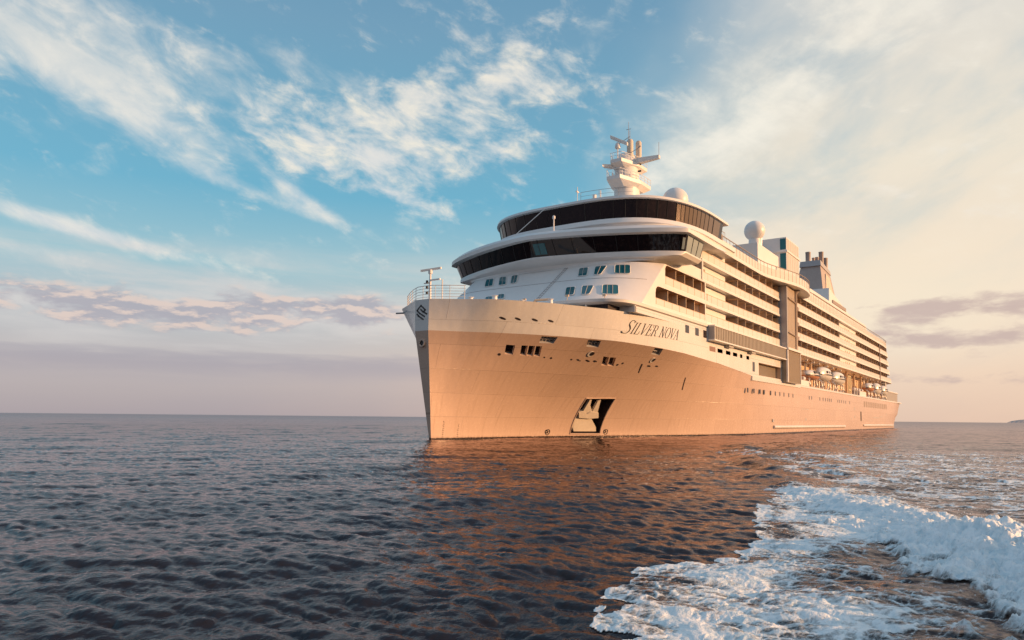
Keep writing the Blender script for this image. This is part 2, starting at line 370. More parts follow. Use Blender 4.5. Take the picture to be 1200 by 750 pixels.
# a few flecks at the toe of the patch
cov = np.clip(cov, 0, 1.4)
x, y, z = sea(X, Z)
billow = np.abs(sample(G[1.0], X, Z)) * .036 + np.abs(sample(G[0.45], X, Z)) * 0.034 + np.abs(sample(G[0.2], X, Z)) * 0.017 + np.abs(sample(G[0.09], X, Z)) * 0.007
zf = z + 0.009 + np.clip(cov, 0, 1) * (0.004 + 0.012 * sstep(lace, .5, 1.3)) + sstep(rdens, .05, .8) * billow * np.clip(ch / .30, .4, 1.3) 
fo = grid_object('wake_foam', x, y, zf, m_foam, keep=cov > 0.06, attr=cov)
fo['kind'] = 'stuff'; fo['label'] = 'white churned foam of the breaking wake in the foreground'

# spray thrown above the crest
rng = np.random.default_rng(7); vs, fs = [], []
oct_v = np.array([(1, 0, 0), (-1, 0, 0), (0, 1, 0), (0, -1, 0), (0, 0, 1), (0, 0, -1)], float)
oct_f = [(0, 2, 4), (2, 1, 4), (1, 3, 4), (3, 0, 4), (2, 0, 5), (1, 2, 5), (3, 1, 5), (0, 3, 5)]
nd = 2600; Zs = 8.0 + 18 * rng.random(nd) ** 1.4
cxs = np.interp(Zs, CREST[:, 1], CREST[:, 0]); clump = np.maximum(0, sample(G[1.0], Zs, Zs * 0 + 2)) + .3
Xs = cxs + rng.normal(0, .5, nd) - .25
hx, hy, hz_ = sea(Xs, Zs)
up_ = hz_ + .08 + np.abs(rng.normal(0, .10, nd)) * clump; rad = 0.004 + 0.010 * rng.random(nd) ** 3
for i in range(nd):
    k = len(vs)
    for v in oct_v: vs.append((hx[i] + v[0] * rad[i], hy[i] + v[1] * rad[i], up_[i] + v[2] * rad[i]))
    fs += [tuple(k + q for q in f) for f in oct_f]
m_spray, t, o = new_mat('spray'); b = principled(t, Base_Color=(0.85, 0.88, 0.9), Roughness=0.4); t.l.new(b.outputs[0], o.inputs[0])
me = bpy.data.meshes.new('sea_spray'); me.from_pydata(vs, [], fs); me.materials.append(m_spray)
sp = bpy.data.objects.new('sea_spray', me); scene.collection.objects.link(sp)
sp['kind'] = 'stuff'; sp['label'] = 'fine white spray above the crest of the breaking wake'

# faint headland on the horizon at the right
def headland():
    vs, fs = [], []
    n = 60; rnd = random.Random(3)
    for i in range(n + 1):
        u = i / n; az = math.radians(34.6 + 14 * u); d0 = 9000
        hgt = (min(1, u * 9) ** .5) * (38 + 16 * math.sin(u * 9) + 8 * math.sin(u * 31 + 1) + rnd.uniform(-3, 3)) + .5
        for dd, hh in ((0, -3), (250, hgt * .8), (600, hgt), (1500, hgt * .7), (2200, -3)):
            x_, y_ = to_world((d0 + dd) * math.sin(az), (d0 + dd) * math.cos(az)); vs.append((x_, y_, hh))
    for i in range(n):
        for j in range(4): a = i * 5 + j; fs.append((a, a + 1, a + 6, a + 5))
    m_, t, o = new_mat('far_land'); nn = t.noise(t.node('ShaderNodeTexCoord').outputs['Object'], 0.01, 4)
    b = principled(t, Base_Color=t.mix(nn, (0.42, 0.34, 0.32), (0.5, 0.41, 0.37)), Roughness=0.9); t.l.new(b.outputs[0], o.inputs[0])  # distance haze put into the pale land colour
    me = bpy.data.meshes.new('headland'); me.from_pydata(vs, [], fs); me.materials.append(m_)
    ob = bpy.data.objects.new('headland', me); scene.collection.objects.link(ob); ob['kind'] = 'structure'; ob['label'] = 'low faint headland on the horizon'
headland()


# ------------------------------------------------------------------ ship materials
def paint(name, col, rough=0.38, var=0.05, bump=0.02, scale=1.2, grime=None):
    m_, t, o = new_mat(name)
    oc = t.node('ShaderNodeTexCoord').outputs['Object']
    n = t.noise(oc, scale, 5, 0.6); n2 = t.noise(oc, 0.22, 3, 0.5)
    f = t.add(t.mul(t.sub(n, 0.5), var * 2), t.mul(t.sub(n2, 0.5), var * 2))
    c = t.mix(1.0, col, t.vec(t.add(1.0, f), t.add(1.0, f), t.add(1.0, t.mul(f, 1.1))), 'MULTIPLY')
    if grime: c = t.mix(t.ss(t.noise(t.vec(t.m('MULTIPLY', t.sepx(oc), 1.3), 0, t.mul(t.sepz(oc), 0.12)), 2.4, 5, 0.7), 0.52, 0.8, 0, grime), c, (0.28, 0.2, 0.14))
    b = principled(t, Base_Color=c, Roughness=t.add(rough, t.mul(t.sub(n, 0.5), 0.15)))
    if bump:
        bp = t.node('ShaderNodeBump'); bp.inputs['Strength'].default_value = 0.5; bp.inputs['Distance'].default_value = bump
        t.l.new(t.add(t.mul(n2, 2.0), t.mul(n, 0.4)), bp.inputs['Height']); t.l.new(bp.outputs[0], b.inputs['Normal'])
    t.l.new(b.outputs[0], o.inputs[0]); return m_
def _sep(i):
    def f(s, v):
        n = s.node('ShaderNodeSeparateXYZ'); s.l.new(v, n.inputs[0]); return n.outputs[i]
    return f
NT.sepx, NT.sepy, NT.sepz = _sep(0), _sep(1), _sep(2)
def hull_paint(name, col, grime):
    """plated steel: weld seams and slight dishing between frames"""
    m_, t, o = new_mat(name)
    oc = t.node('ShaderNodeTexCoord').outputs['Object']; X, Z = t.sepx(oc), t.sepz(oc)
    br = t.node('ShaderNodeTexBrick'); t.l.new(t.vec(X, Z, 0), br.inputs['Vector'])
    br.inputs['Scale'].default_value = 1.0; br.inputs['Brick Width'].default_value = 9.0; br.inputs['Row Height'].default_value = 2.45
    br.inputs['Mortar Size'].default_value = 0.022; br.inputs['Mortar Smooth'].default_value = 0.6; br.inputs['Color1'].default_value = (1, 1, 1, 1); br.inputs['Color2'].default_value = (0.93, 0.93, 0.93, 1); br.inputs['Mortar'].default_value = (0.70, 0.68, 0.66, 1)
    n = t.noise(oc, 0.35, 5, 0.6); n3 = t.noise(oc, 3.0, 4, 0.6)
    dish = t.mul(t.m('SINE', t.mul(X, 7.85)), t.m('SINE', t.mul(Z, 2.56)))
    streak = t.noise(t.vec(t.mul(X, 1.6), 0.0, t.mul(Z, 0.10)), 1.5, 5, 0.7)
    c = t.mix(1.0, col, br.outputs[0], 'MULTIPLY')
    c = t.mix(1.0, c, t.mix(n, (0.92, 0.91, 0.90), (1.05, 1.05, 1.05)), 'MULTIPLY')
    c = t.mix(t.ss(streak, 0.50, 0.78, 0, grime), c, (0.30, 0.20, 0.13))
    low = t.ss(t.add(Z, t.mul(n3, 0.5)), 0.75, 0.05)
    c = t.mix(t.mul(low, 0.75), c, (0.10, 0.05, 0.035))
    c = t.mix(t.ss(t.add(Z, t.mul(n3, 0.14)), 0.36, 0.26), c, (0.022, 0.010, 0.008))  # black boot-topping line with the shadow at the waterline painted in
    b = principled(t, Base_Color=c, Roughness=t.add(0.26, t.mul(t.sub(n3, 0.5), 0.2)))
    bp = t.node('ShaderNodeBump'); bp.inputs['Strength'].default_value = 0.6; bp.inputs['Distance'].default_value = 0.02
    t.l.new(t.add(t.add(t.mul(dish, 0.22), t.mul(n, 2.0)), t.mul(br.outputs['Fac'], 0.8)), bp.inputs['Height']); t.l.new(bp.outputs[0], b.inputs['Normal'])
    t.l.new(b.outputs[0], o.inputs[0]); return m_
M = {}
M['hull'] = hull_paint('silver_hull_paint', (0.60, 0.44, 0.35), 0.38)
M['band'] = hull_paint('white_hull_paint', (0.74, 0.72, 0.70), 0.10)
M['white'] = paint('white_paint', (0.76, 0.74, 0.72))
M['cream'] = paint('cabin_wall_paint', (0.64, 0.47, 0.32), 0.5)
M['grey'] = paint('grey_paint', (0.40, 0.38, 0.38), 0.5)
M['deck'] = paint('teak_deck', (0.26, 0.17, 0.11), 0.7)
M['dark'] = paint('dark_recess_paint', (0.018, 0.010, 0.012), 0.7, bump=0)
M['black'] = paint('black_paint', (0.015, 0.015, 0.018), 0.4, bump=0)
M['pewter'] = paint('pewter_glass_panels', (0.34, 0.29, 0.22), 0.3)
M['brown'] = paint('bronze_cladding', (0.30, 0.235, 0.20), 0.5, 0.12)
M['funnel'] = paint('funnel_cladding', (0.42, 0.34, 0.30), 0.5, 0.12)
M['rust'] = paint('rusty_white', (0.62, 0.55, 0.46), 0.6, 0.15, 0.03, 3.0)
M['boat'] = paint('lifeboat_white', (0.74, 0.72, 0.70), 0.3)
M['orange'] = paint('lifeboat_orange', (0.62, 0.30, 0.18), 0.4)
def glassy(name, col, rough=0.06, spec=0.5, var=0.0, metal=0.0):
    m_, t, o = new_mat(name)
    oc = t.node('ShaderNodeTexCoord').outputs['Object']; n = t.noise(oc, 0.5, 3, 0.5); n2 = t.noise(oc, 2.2, 3, 0.6)
    c = t.mix(t.mul(t.ss(n2, .45, .7), var), col, (0.10, 0.06, 0.045)) if var else col
    b = principled(t, Base_Color=c, Roughness=rough, Metallic=metal); b.inputs['Specular IOR Level'].default_value = spec
    bp = t.node('ShaderNodeBump'); bp.inputs['Strength'].default_value = 0.25; bp.inputs['Distance'].default_value = 0.02
    t.l.new(n, bp.inputs['Height']); t.l.new(bp.outputs[0], b.inputs['Normal'])
    t.l.new(b.outputs[0], o.inputs[0]); return m_
M['dglass'] = glassy('dark_tinted_glass', (0.010, 0.005, 0.006), 0.04, 0.5, 0.12)
M['teal'] = glassy('blue_green_glass', (0.02, 0.13, 0.155), 0.08, 0.5)
M['tan'] = glassy('tan_reflecting_glass', (0.62, 0.56, 0.48), 0.3, 0.5)
M['orange_refl'] = glassy('orange_reflection_glass', (0.26, 0.11, 0.025), 0.15, 0.5)  # orange of the reflected warm sky put into the glass colour
M['warm_refl'] = glassy('warm_reflection_glass', (0.14, 0.10, 0.065), 0.12, 0.5)  # warm light reflected by the port panes put into the colour
M['pale'] = glassy('sky_toned_glass', (0.34, 0.40, 0.40), 0.08, 0.6)  # pale tone stands for sky seen through the wing panes
M['cabin'] = glassy('cabin_door_glass', (0.03, 0.02, 0.018), 0.10, 0.4)
m_, t, o = new_mat('frosted_rail_glass')
b = principled(t, Base_Color=(0.80, 0.76, 0.70), Roughness=0.22); tr = t.node('ShaderNodeBsdfTransparent'); mx = t.node('ShaderNodeMixShader'); mx.inputs[0].default_value = 0.86
t.l.new(tr.outputs[0], mx.inputs[1]); t.l.new(b.outputs[0], mx.inputs[2]); t.l.new(mx.outputs[0], o.inputs[0]); M['rail'] = m_

# ------------------------------------------------------------------ mesh builder (ship frame)
class MB:
    def __init__(s): s.v = []; s.f = []; s.mi = []
    def add(s, vs, fs, mi=0):
        k = len(s.v); s.v += [tuple(map(float, v)) for v in vs]; s.f += [tuple(k + i for i in f) for f in fs]; s.mi += [mi] * len(fs)
    def box(s, L0, L1, P0, P1, H0, H1, mi=0):
        s.add([(a, b, c) for a in (L0, L1) for b in (P0, P1) for c in (H0, H1)], [(0, 1, 3, 2), (4, 6, 7, 5), (0, 4, 5, 1), (2, 3, 7, 6), (0, 2, 6, 4), (1, 5, 7, 3)], mi)
    def loft(s, rings, cap=True, mi=0, closed=True):
        n = len(rings[0]); vs = [p for r in rings for p in r]; fs = []
        for i in range(len(rings) - 1):
            for j in range(n if closed else n - 1):
                a, b = i * n + j, i * n + (j + 1) % n; fs.append((a, b, b + n, a + n))
        if cap: fs += [tuple(range(n))[::-1], tuple(range((len(rings) - 1) * n, len(rings) * n))]
        s.add(vs, fs, mi)
    def prism(s, poly, d, mi=0):      # poly: 3D points, d: 3D offset
        s.loft([poly, [tuple(p[i] + d[i] for i in range(3)) for p in poly]], mi=mi)
    def tube(s, pts, r, n=8, mi=0, r1=None):
        pts = [Vector(p) for p in pts]; rings = []
        for i, p in enumerate(pts):
            d = (pts[min(i + 1, len(pts) - 1)] - pts[max(i - 1, 0)]).normalized()
            u = d.cross(Vector((0, 0, 1)) if abs(d.z) < .9 else Vector((1, 0, 0))).normalized(); v = d.cross(u)
            rad = r if r1 is None else r + (r1 - r) * i / (len(pts) - 1)
            rings.append([tuple(p + (u * math.cos(a) + v * math.sin(a)) * rad) for a in [2 * math.pi * k / n for k in range(n)]])
        s.loft(rings, mi=mi)
    def lathe(s, prof, c, n=24, mi=0):   # prof: (r, H)
        s.loft([[(c[0] + r * math.cos(2 * math.pi * k / n), c[1] + r * math.sin(2 * math.pi * k / n), h) for k in range(n)] for r, h in prof], mi=mi)
    def build(s, name, mat, parent, smooth=None, bevel=0.0):
        me = bpy.data.meshes.new(name); me.from_pydata([(v[0], -v[1], v[2]) for v in s.v], [], s.f)
        for m_ in (mat if isinstance(mat, (list, tuple)) else [mat]): me.materials.append(m_)
        me.polygons.foreach_set('material_index', s.mi)
        bm = bmesh.new(); bm.from_mesh(me); bmesh.ops.recalc_face_normals(bm, faces=bm.faces)
        if bevel: bmesh.ops.bevel(bm, geom=[e for e in bm.edges if e.calc_face_angle(0) > 0.6], offset=bevel, segments=2, affect='EDGES', clamp_overlap=True)
        bm.to_mesh(me); bm.free()
        if smooth is not None:
            me.polygons.foreach_set('use_smooth', [True] * len(me.polygons)); me.set_sharp_from_angle(angle=math.radians(smooth))
        ob = bpy.data.objects.new(name, me); scene.collection.objects.link(ob)
        if parent is not None: ob.parent = parent
        return ob
def thing(name, label, cat, loc=(0, 0, 0), group=None):
    ob = bpy.data.objects.new(name, None); scene.collection.objects.link(ob); ob.location = W(*loc)
    ob['label'] = label; ob['category'] = cat
    if group: ob['group'] = group
    return ob
def cut(ob, cutters):
    """subtract a closed cutter mesh (same material slots) and keep the result as plain mesh data"""
    c = cutters.build('cutter', list(ob.data.materials), None)
    md = ob.modifiers.new('cut', 'BOOLEAN'); md.operation = 'DIFFERENCE'; md.solver = 'EXACT'; md.object = c; md.use_self = True
    dg = bpy.context.evaluated_depsgraph_get(); dg.update()
    me = bpy.data.meshes.new_from_object(ob.evaluated_get(dg)); ob.modifiers.clear()
    old = ob.data; nm = old.name; ob.data = me; bpy.data.meshes.remove(old); me.name = nm
    bpy.data.objects.remove(c)

# hull lines
KN=dict(L=[-1.2,1.2,3.3,7.1,10.25,17,25,32,44,60,250],P=[.9,3.0,5.0,7.9,9.8,13.0,14.3,14.8,14.8,14.8,14.8],H=[11.1,11.1,11.1,11.1,11.1,11.05,10.95,10.8,10.4,9.5,9.0])
TP=dict(L=[-1.2,1.2,2.5,4,8,14,18,22,28,250],P=[.95,4.4,6.4,7.6,10.2,13.0,14.0,14.6,14.8,14.8])
WL=dict(L=[.4,8,15,20,27.6,35,41,48,60,75,225,244],P=[.12,1.0,2.2,3.4,5.8,8.4,10.4,12.2,14.0,14.8,14.8,13.6])
def stem(H): # L of stem at height
    return np.interp(H,[-2,0,11.1,14.3],[.6,.4,-1.2,-1.2])
def hb(L,H):
    Ls=stem(H)
    if L<Ls: return 0.0
    wf=np.interp(H,[0,11.1,14.3],[.12,.9,.95])
    # param by normalized distance from stem to avoid stem offset
    x=L
    pk=np.interp(x+(Ls+1.2)*-1,KN['L'],KN['P']) ; hk=np.interp(x,KN['L'],KN['H'])
    pt=np.interp(x,TP['L'],TP['P']); pw=np.interp(x,WL['L'],WL['P'],left=.12)
    if H>=hk: 
        t=min(1,(H-hk)/(14.3-hk)); return pk+(pt-pk)*t
    t=max(0,H/hk); e=1.5
    return max(pw+(pk-pw)*t**e, wf if L<Ls+.05 else 0)

def top_h(L): return 14.3 if L < 17.5 else (15.0 if L < 43.9 else 13.35)
def surf(L, H, off=0.0):
    p = Vector((L, hb(L, H), H)); e = 0.15
    a = Vector((L + e, hb(L + e, H), H)) - p; c = Vector((L, hb(L, H + e), H + e)) - p
    n = c.cross(a) if False else a.cross(c)
    if n.y < 0: n = -n
    return p + n.normalized() * off, n.normalized()
ship = thing('cruise_ship', 'large white and silver cruise ship with warm sunlit port side and dark panoramic bridge windows', 'cruise ship', (0, 0, 0))

# hull: stations of closed rings, port and starboard
def hull_ring(L, lo, hi, n, first):
    pts = []
    for i in range(n + 1):
        t_ = i / n
        H = lo + (hi - lo) * t_
        if first: x = float(stem(H)); y = float(np.interp(H, [0, 11.1, 14.3], [.12, .9, .95]))
        else: x = L; y = hb(L, max(H, 0.0)) if H > 0 else hb(L, 0.0)
        pts.append((x, y, H))
    return pts + [(a, -b, c) for a, b, c in reversed(pts)]
st_ = [1.0, 1.6, 2.3, 3, 4, 5, 6, 7, 8, 9.2, 10.5, 12, 14, 16, 18, 20, 22, 24, 26, 28, 30, 32, 35, 38, 41, 44, 47, 50, 54, 58, 62, 66, 70, 75, 80, 90, 110, 130, 150, 170, 190, 210, 225]
mb = MB(); rings = [hull_ring(0, -2.0, 11.1, 22, True)]
for L in st_: rings.append(hull_ring(L, -2.0, float(np.interp(L, KN['L'], KN['H'])), 22, False))
for L, s0, s1 in ((236, .985, .93), (244, .96, .80)):      # the quarters draw in towards the transom
    rings.append([(L + max(0, p[2]) * .25 * (L - 225) / 19, p[1] * (s1 + (s0 - s1) * min(1, max(0, p[2]) / 5)), p[2]) for p in hull_ring(L, -2.0, 9.05, 22, False)])
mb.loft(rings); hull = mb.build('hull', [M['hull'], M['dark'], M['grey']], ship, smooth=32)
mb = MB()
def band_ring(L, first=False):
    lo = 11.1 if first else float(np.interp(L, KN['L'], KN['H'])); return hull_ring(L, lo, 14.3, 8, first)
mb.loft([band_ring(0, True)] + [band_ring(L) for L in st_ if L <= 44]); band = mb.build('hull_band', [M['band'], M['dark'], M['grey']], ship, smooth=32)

def hquad(pts, out, inn):
    """closed cutter through the port shell; pts are (L, H) corners"""
    A, Bp = [], []
    n = sum((surf(L, H)[1] for L, H in pts), Vector()) / len(pts); n.normalize()
    for L, H in pts:
        p, _ = surf(L, H); A.append(tuple(p + n * out)); Bp.append(tuple(p - n * inn))
    return A, Bp, n
POCKET = [(21.11, 4.84), (26.0, 4.96), (26.57, .47), (21.66, .5)]
CUTS = [('pocket', POCKET, 2.4, 1), ('win', [(5.55, 10.0), (6.4, 9.98), (6.82, 9.03), (5.97, 9.06)], .45, 1),
        ('win', [(6.99, 10.0), (7.62, 10.01), (8.2, 9.02), (7.55, 9.03)], .45, 1), ('win', [(7.74, 10.01), (8.36, 10.02), (8.97, 9.02), (8.33, 9.02)], .45, 1), ('win', [(8.48, 10.02), (9.09, 10.03), (9.78, 9.02), (9.1, 9.02)], .45, 1),
        ('win', [(17.49, 9.43), (18.45, 9.44), (19.5, 8.57), (18.6, 8.56)], .5, 1), ('win', [(18.65, 9.44), (19.7, 9.46), (20.75, 8.57), (19.7, 8.57)], .5, 1)]
MOOR = [[(8.2, 10.98), (9.85, 10.98), (10.0, 10.35), (8.5, 10.35)], [(13.4, 10.96), (14.95, 10.96), (15.5, 10.3), (14.0, 10.3)], [(24.4, 10.9), (26.3, 10.88), (26.9, 10.2), (25.0, 10.2)]]
cm = MB()
for kind, pts, dep, mi in CUTS:
    A, Bp, n = hquad(pts, .6, dep); cm.loft([A, Bp], mi=1 if kind == 'pocket' else 0)
for pts in MOOR:
    A, Bp, n = hquad(pts, .6, .9); cm.loft([A, Bp], mi=2)
cut(hull, cm); hull.data.set_sharp_from_angle(angle=math.radians(28))

def patch(name, pts, off, mat, parent=ship, nu=4, nv=3, thick=0.03):
    """thin plate lying on the port shell; pts are four (L, H) corners in order"""
    mb = MB(); a, b_, c, d = [Vector(p) for p in pts]; F, Bk = [], []
    for i in range(nv + 1):
        for j in range(nu + 1):
            q = (a.lerp(b_, j / nu)).lerp(d.lerp(c, j / nu), i / nv)
            p, n = surf(q.x, q.y); F.append(tuple(p + n * off)); Bk.append(tuple(p + n * (off - thick)))
    w_ = nu + 1; idx = [[i * w_ + j for j in range(w_)] for i in range(nv + 1)]
    fs = [(idx[i][j], idx[i][j + 1], idx[i + 1][j + 1], idx[i + 1][j]) for i in range(nv) for j in range(nu)]
    k = len(F); rim = [idx[0][j] for j in range(w_)] + [idx[i][nu] for i in range(1, nv + 1)] + [idx[nv][j] for j in range(nu - 1, -1, -1)] + [idx[i][0] for i in range(nv - 1, 0, -1)]
    fs += [tuple(k + q for q in f) for f in fs] + [(rim[i], rim[(i + 1) % len(rim)], k + rim[(i + 1) % len(rim)], k + rim[i]) for i in range(len(rim))]
    mb.add(F + Bk, fs); return mb.build(name, mat, parent)
# panes set deep inside the cut window openings, with frames
for kind, pts, dep, mi in CUTS:
    if kind != 'win': continue
    A, Bp, n = hquad(pts, 0, dep - .12); mb = MB(); mb.prism(Bp, tuple(-n * .1)); mb.build('hull_window', M['dglass'], ship)
    fr = MB(); c = sum((Vector(p) for p in Bp), Vector()) / 4
    for i in range(4):
        a, b_ = Vector(Bp[i]) + n * .06, Vector(Bp[(i + 1) % 4]) + n * .06
        fr.tube([tuple(a), tuple(b_)], .035, 4)
    fr.build('window_frame', M['white'], ship)
for pts in MOOR:
    A, Bp, n = hquad(pts, -.35, .75); mb = MB()
    a, b_, c, d = [Vector(p) for p in A]
    for u in (.25, .5, .75): mb.tube([tuple(a.lerp(b_, u)), tuple(d.lerp(c, u))], .06, 6)
    mb.tube([tuple(a.lerp(d, .6)), tuple(b_.lerp(c, .6))], .08, 6); mb.build('fairlead', M['grey'], ship)
def disc(name, L, H, r, mat, squash=1.0, off=.012, n=12):
    p, nn = surf(L, H, off); u = Vector((1, 0, 0)); u = (u - nn * u.dot(nn)).normalized(); v = nn.cross(u)
    mb = MB(); mb.prism([tuple(p + u * math.cos(2 * math.pi * k / n) * r + v * math.sin(2 * math.pi * k / n) * r * squash) for k in range(n)], tuple(-nn * .05)); return mb.build(name, mat, ship)
for L, H, r, q in [(5.49, 9.01, .19, .8), (10.36, 8.96, .13, .7), (11.21, 8.93, .17, .8), (13.83, 8.92, .17, .7), (14.8, 8.91, .40, .32), (16.0, 8.9, .38, .32), (17.04, 8.91, .28, .3), (21.15, 8.75, .2, .8), (21.77, 8.95, .2, .8), (27.0, 8.93, .45, .3), (28.6, 9.0, .4, .3)]:
    disc('drain_hole', L, H, r, M['dark'], q)
for L, H in [(3.95, 12.53), (5.28, 12.55), (6.8, 12.55), (8.37, 12.55)]: disc('bulwark_port', L, H, .38, M['dark'], .3)
for L, H in [(15.45, 9.62), (26.5, 9.62)]:
    disc('hawse_pipe', L, H, .42, M['band'], 1.0, .07, 18); disc('hawse_hole', L + .1, H + .05, .30, M['dark'], 1.0, .09, 18)
for a, b_ in [((25.3, 9.07), (26.25, 8.07)), ((37.26, 8.02), (38.22, 6.4))]:
    patch('hull_slit', [(a[0] - .12, a[1]), (a[0] + .14, a[1]), (b_[0] + .14, b_[1]), (b_[0] - .12, b_[1])], .012, M['dark'])
for L in [58.4, 61.7, 65.1, 67.5, 71.4, 74.3, 77.2, 80.0, 83.4, 86.5, 99.7, 101.9, 109.5, 112.7, 115.1, 117.5, 119.4, 121.3, 128.8, 131.0, 133.4, 136, 138.5, 143.7]:
    mb = MB(); mb.prism([(L + .30 * math.copysign(abs(math.cos(a)) ** .7, math.cos(a)), 14.75, 7.08 + .40 * math.copysign(abs(math.sin(a)) ** .7, math.sin(a))) for a in [2 * math.pi * k / 14 for k in range(14)]], (0, .07, 0)); mb.build('porthole', M['cabin'], ship)
for L0, L1, H0, H1 in [(41.2, 43.6, 11.87, 12.55), (44.4, 46.6, 11.9, 12.5), (48.0, 50.1, 11.92, 12.5), (51.2, 53.3, 11.92, 12.5), (54.6, 55.8, 11.9, 12.5), (57.8, 59.3, 11.9, 12.5)]:
    mb = MB(); mb.box(L0, L1, 14.7, 14.815, H0, H1); mb.build('lounge_window', M['orange_refl'], ship, bevel=.01)
for i in range(12):
    L = 165 + i * 3.75; mb = MB(); mb.box(L, L + 2.2, 14.7, 14.82, 6.35, 7.95); mb.build('ventilation_slot', M['brown'], ship)
for L0, L1 in ((73, 136.5), (94, 94.01), (163, 222)):
    if L1 - L0 < 1: continue
    mb = MB(); mb.tube([(L0, 14.8, 1.25), (L0 + .8, 15.0, 1.25), (L1 - .8, 15.0, 1.1), (L1, 14.8, 1.1)], .28, 8); mb.build('rubbing_strake', M['band'], ship, smooth=60)
mb = MB(); mb.box(159.0, 160.6, 14.7, 14.82, 2.5, 5.0); mb.build('shell_door', M['dark'], ship)
for L, H, L1, H1 in [(93, 4.6, 95.5, 4.75), (96.5, 4.6, 99, 4.75), (150, 5.3, 151, 6.0), (150, 3.2, 151, 3.9), (145, 2.9, 146.2, 3.2), (96.0, 2.4, 97, 2.9), (72.3, 2.1, 73.2, 2.6), (180, 3.35, 192, 3.6), (193, 3.75, 199, 3.95), (207, 4.4, 208, 5)]:
    mb = MB(); mb.box(L, L1, 14.72, 14.812, H, H1); mb.build('hull_fitting', M['grey'], ship)

# anchor in its pocket
def PK(a, b_, inset):
    q = Vector(POCKET[0]).lerp(Vector(POCKET[1]), a).lerp(Vector(POCKET[3]).lerp(Vector(POCKET[2]), a), b_)
    p, n = surf(q.x, q.y); return p - PN * inset
PN = hquad(POCKET, 0, 0)[2]
def crop(x, y, inset):
    b_ = (y - 95) / 560; xl = 290 - 255 * b_; return tuple(PK((x - xl) / 470, b_, inset))
mb = MB(); mb.prism([crop(x, y, .30) for x, y in [(120, 640), (480, 640), (492, 570), (425, 412), (172, 412), (108, 560)]], tuple(-PN * .5)); ab = mb.build('anchor_bed', M['rust'], ship, bevel=.05)
anc = MB(); anc.prism([crop(x, y, .05) for x, y in [(212, 322), (290, 300), (345, 345), (400, 300), (530, 325), (532, 412), (375, 425), (215, 412)]], tuple(-PN * .5)); anchor = anc.build('anchor', M['rust'], ship, bevel=.05)
for pts in ([(268, 335), (365, 128), (400, 124), (392, 215), (425, 300), (352, 335)], [(432, 310), (495, 148), (546, 124), (520, 325)]):
    mb = MB(); mb.prism([crop(x, y, .12) for x, y in pts], tuple(-PN * .30)); mb.build('fluke', M['rust'], anchor, bevel=.04)
mb = MB(); mb.tube([crop(388, 300, .25), crop(396, 110, 1.1)], .16, 8); mb.build('shank', M['rust'], anchor)
mb = MB()
for q in range(4): 
    a, b_ = Vector(POCKET[q]), Vector(POCKET[(q + 1) % 4]); mb.tube([tuple(surf(*a.lerp(b_, k / 6), .02)[0]) for k in range(7)], .07, 6)
mb.build('pocket_rim', M['hull'], ship)

# thruster marks and draught marks near the waterline
def ring_mark(L, H, r):
    mb = MB(); p, n = surf(L, H, .015); u = Vector((1, 0, 0)); u = (u - n * u.dot(n)).normalized(); v = n.cross(u)
    for c, rr_ in ((p, r), (p - v * r * .2 - u * r * .8, r * .55)):
        pts = [tuple(c + u * math.cos(a) * rr_ + v * math.sin(a) * rr_) for a in [2 * math.pi * k / 14 for k in range(15)]]
        mb.tube(pts, .05, 4)
    for a in (.785, 2.356): mb.tube([tuple(p + (u * math.cos(a) + v * math.sin(a)) * r), tuple(p - (u * math.cos(a) + v * math.sin(a)) * r)], .04, 4)
    mb.build('thruster_mark', M['black'], ship)
ring_mark(18.0, .72, .34); ring_mark(27.5, .72, .34)
for L0, hs in ((1.9, 8), (4.0, 7)):
    mb = MB()
    for k in range(hs):
        L, H = L0, .35 + k * .22
        if L0 > 3 and k > 1: patch_w = .10
        else: patch_w = .16
        for (a, c) in [(0, 0)]:
            p, n = surf(L, H, .012); q, _ = surf(L + patch_w, H, .012); mb.tube([tuple(p), tuple(q)], .025, 4)
            if k % 2: r_, _ = surf(L, H + .1, .012); mb.tube([tuple(p), tuple(r_)], .02, 4)
    mb.build('draught_marks', M['black'], ship)

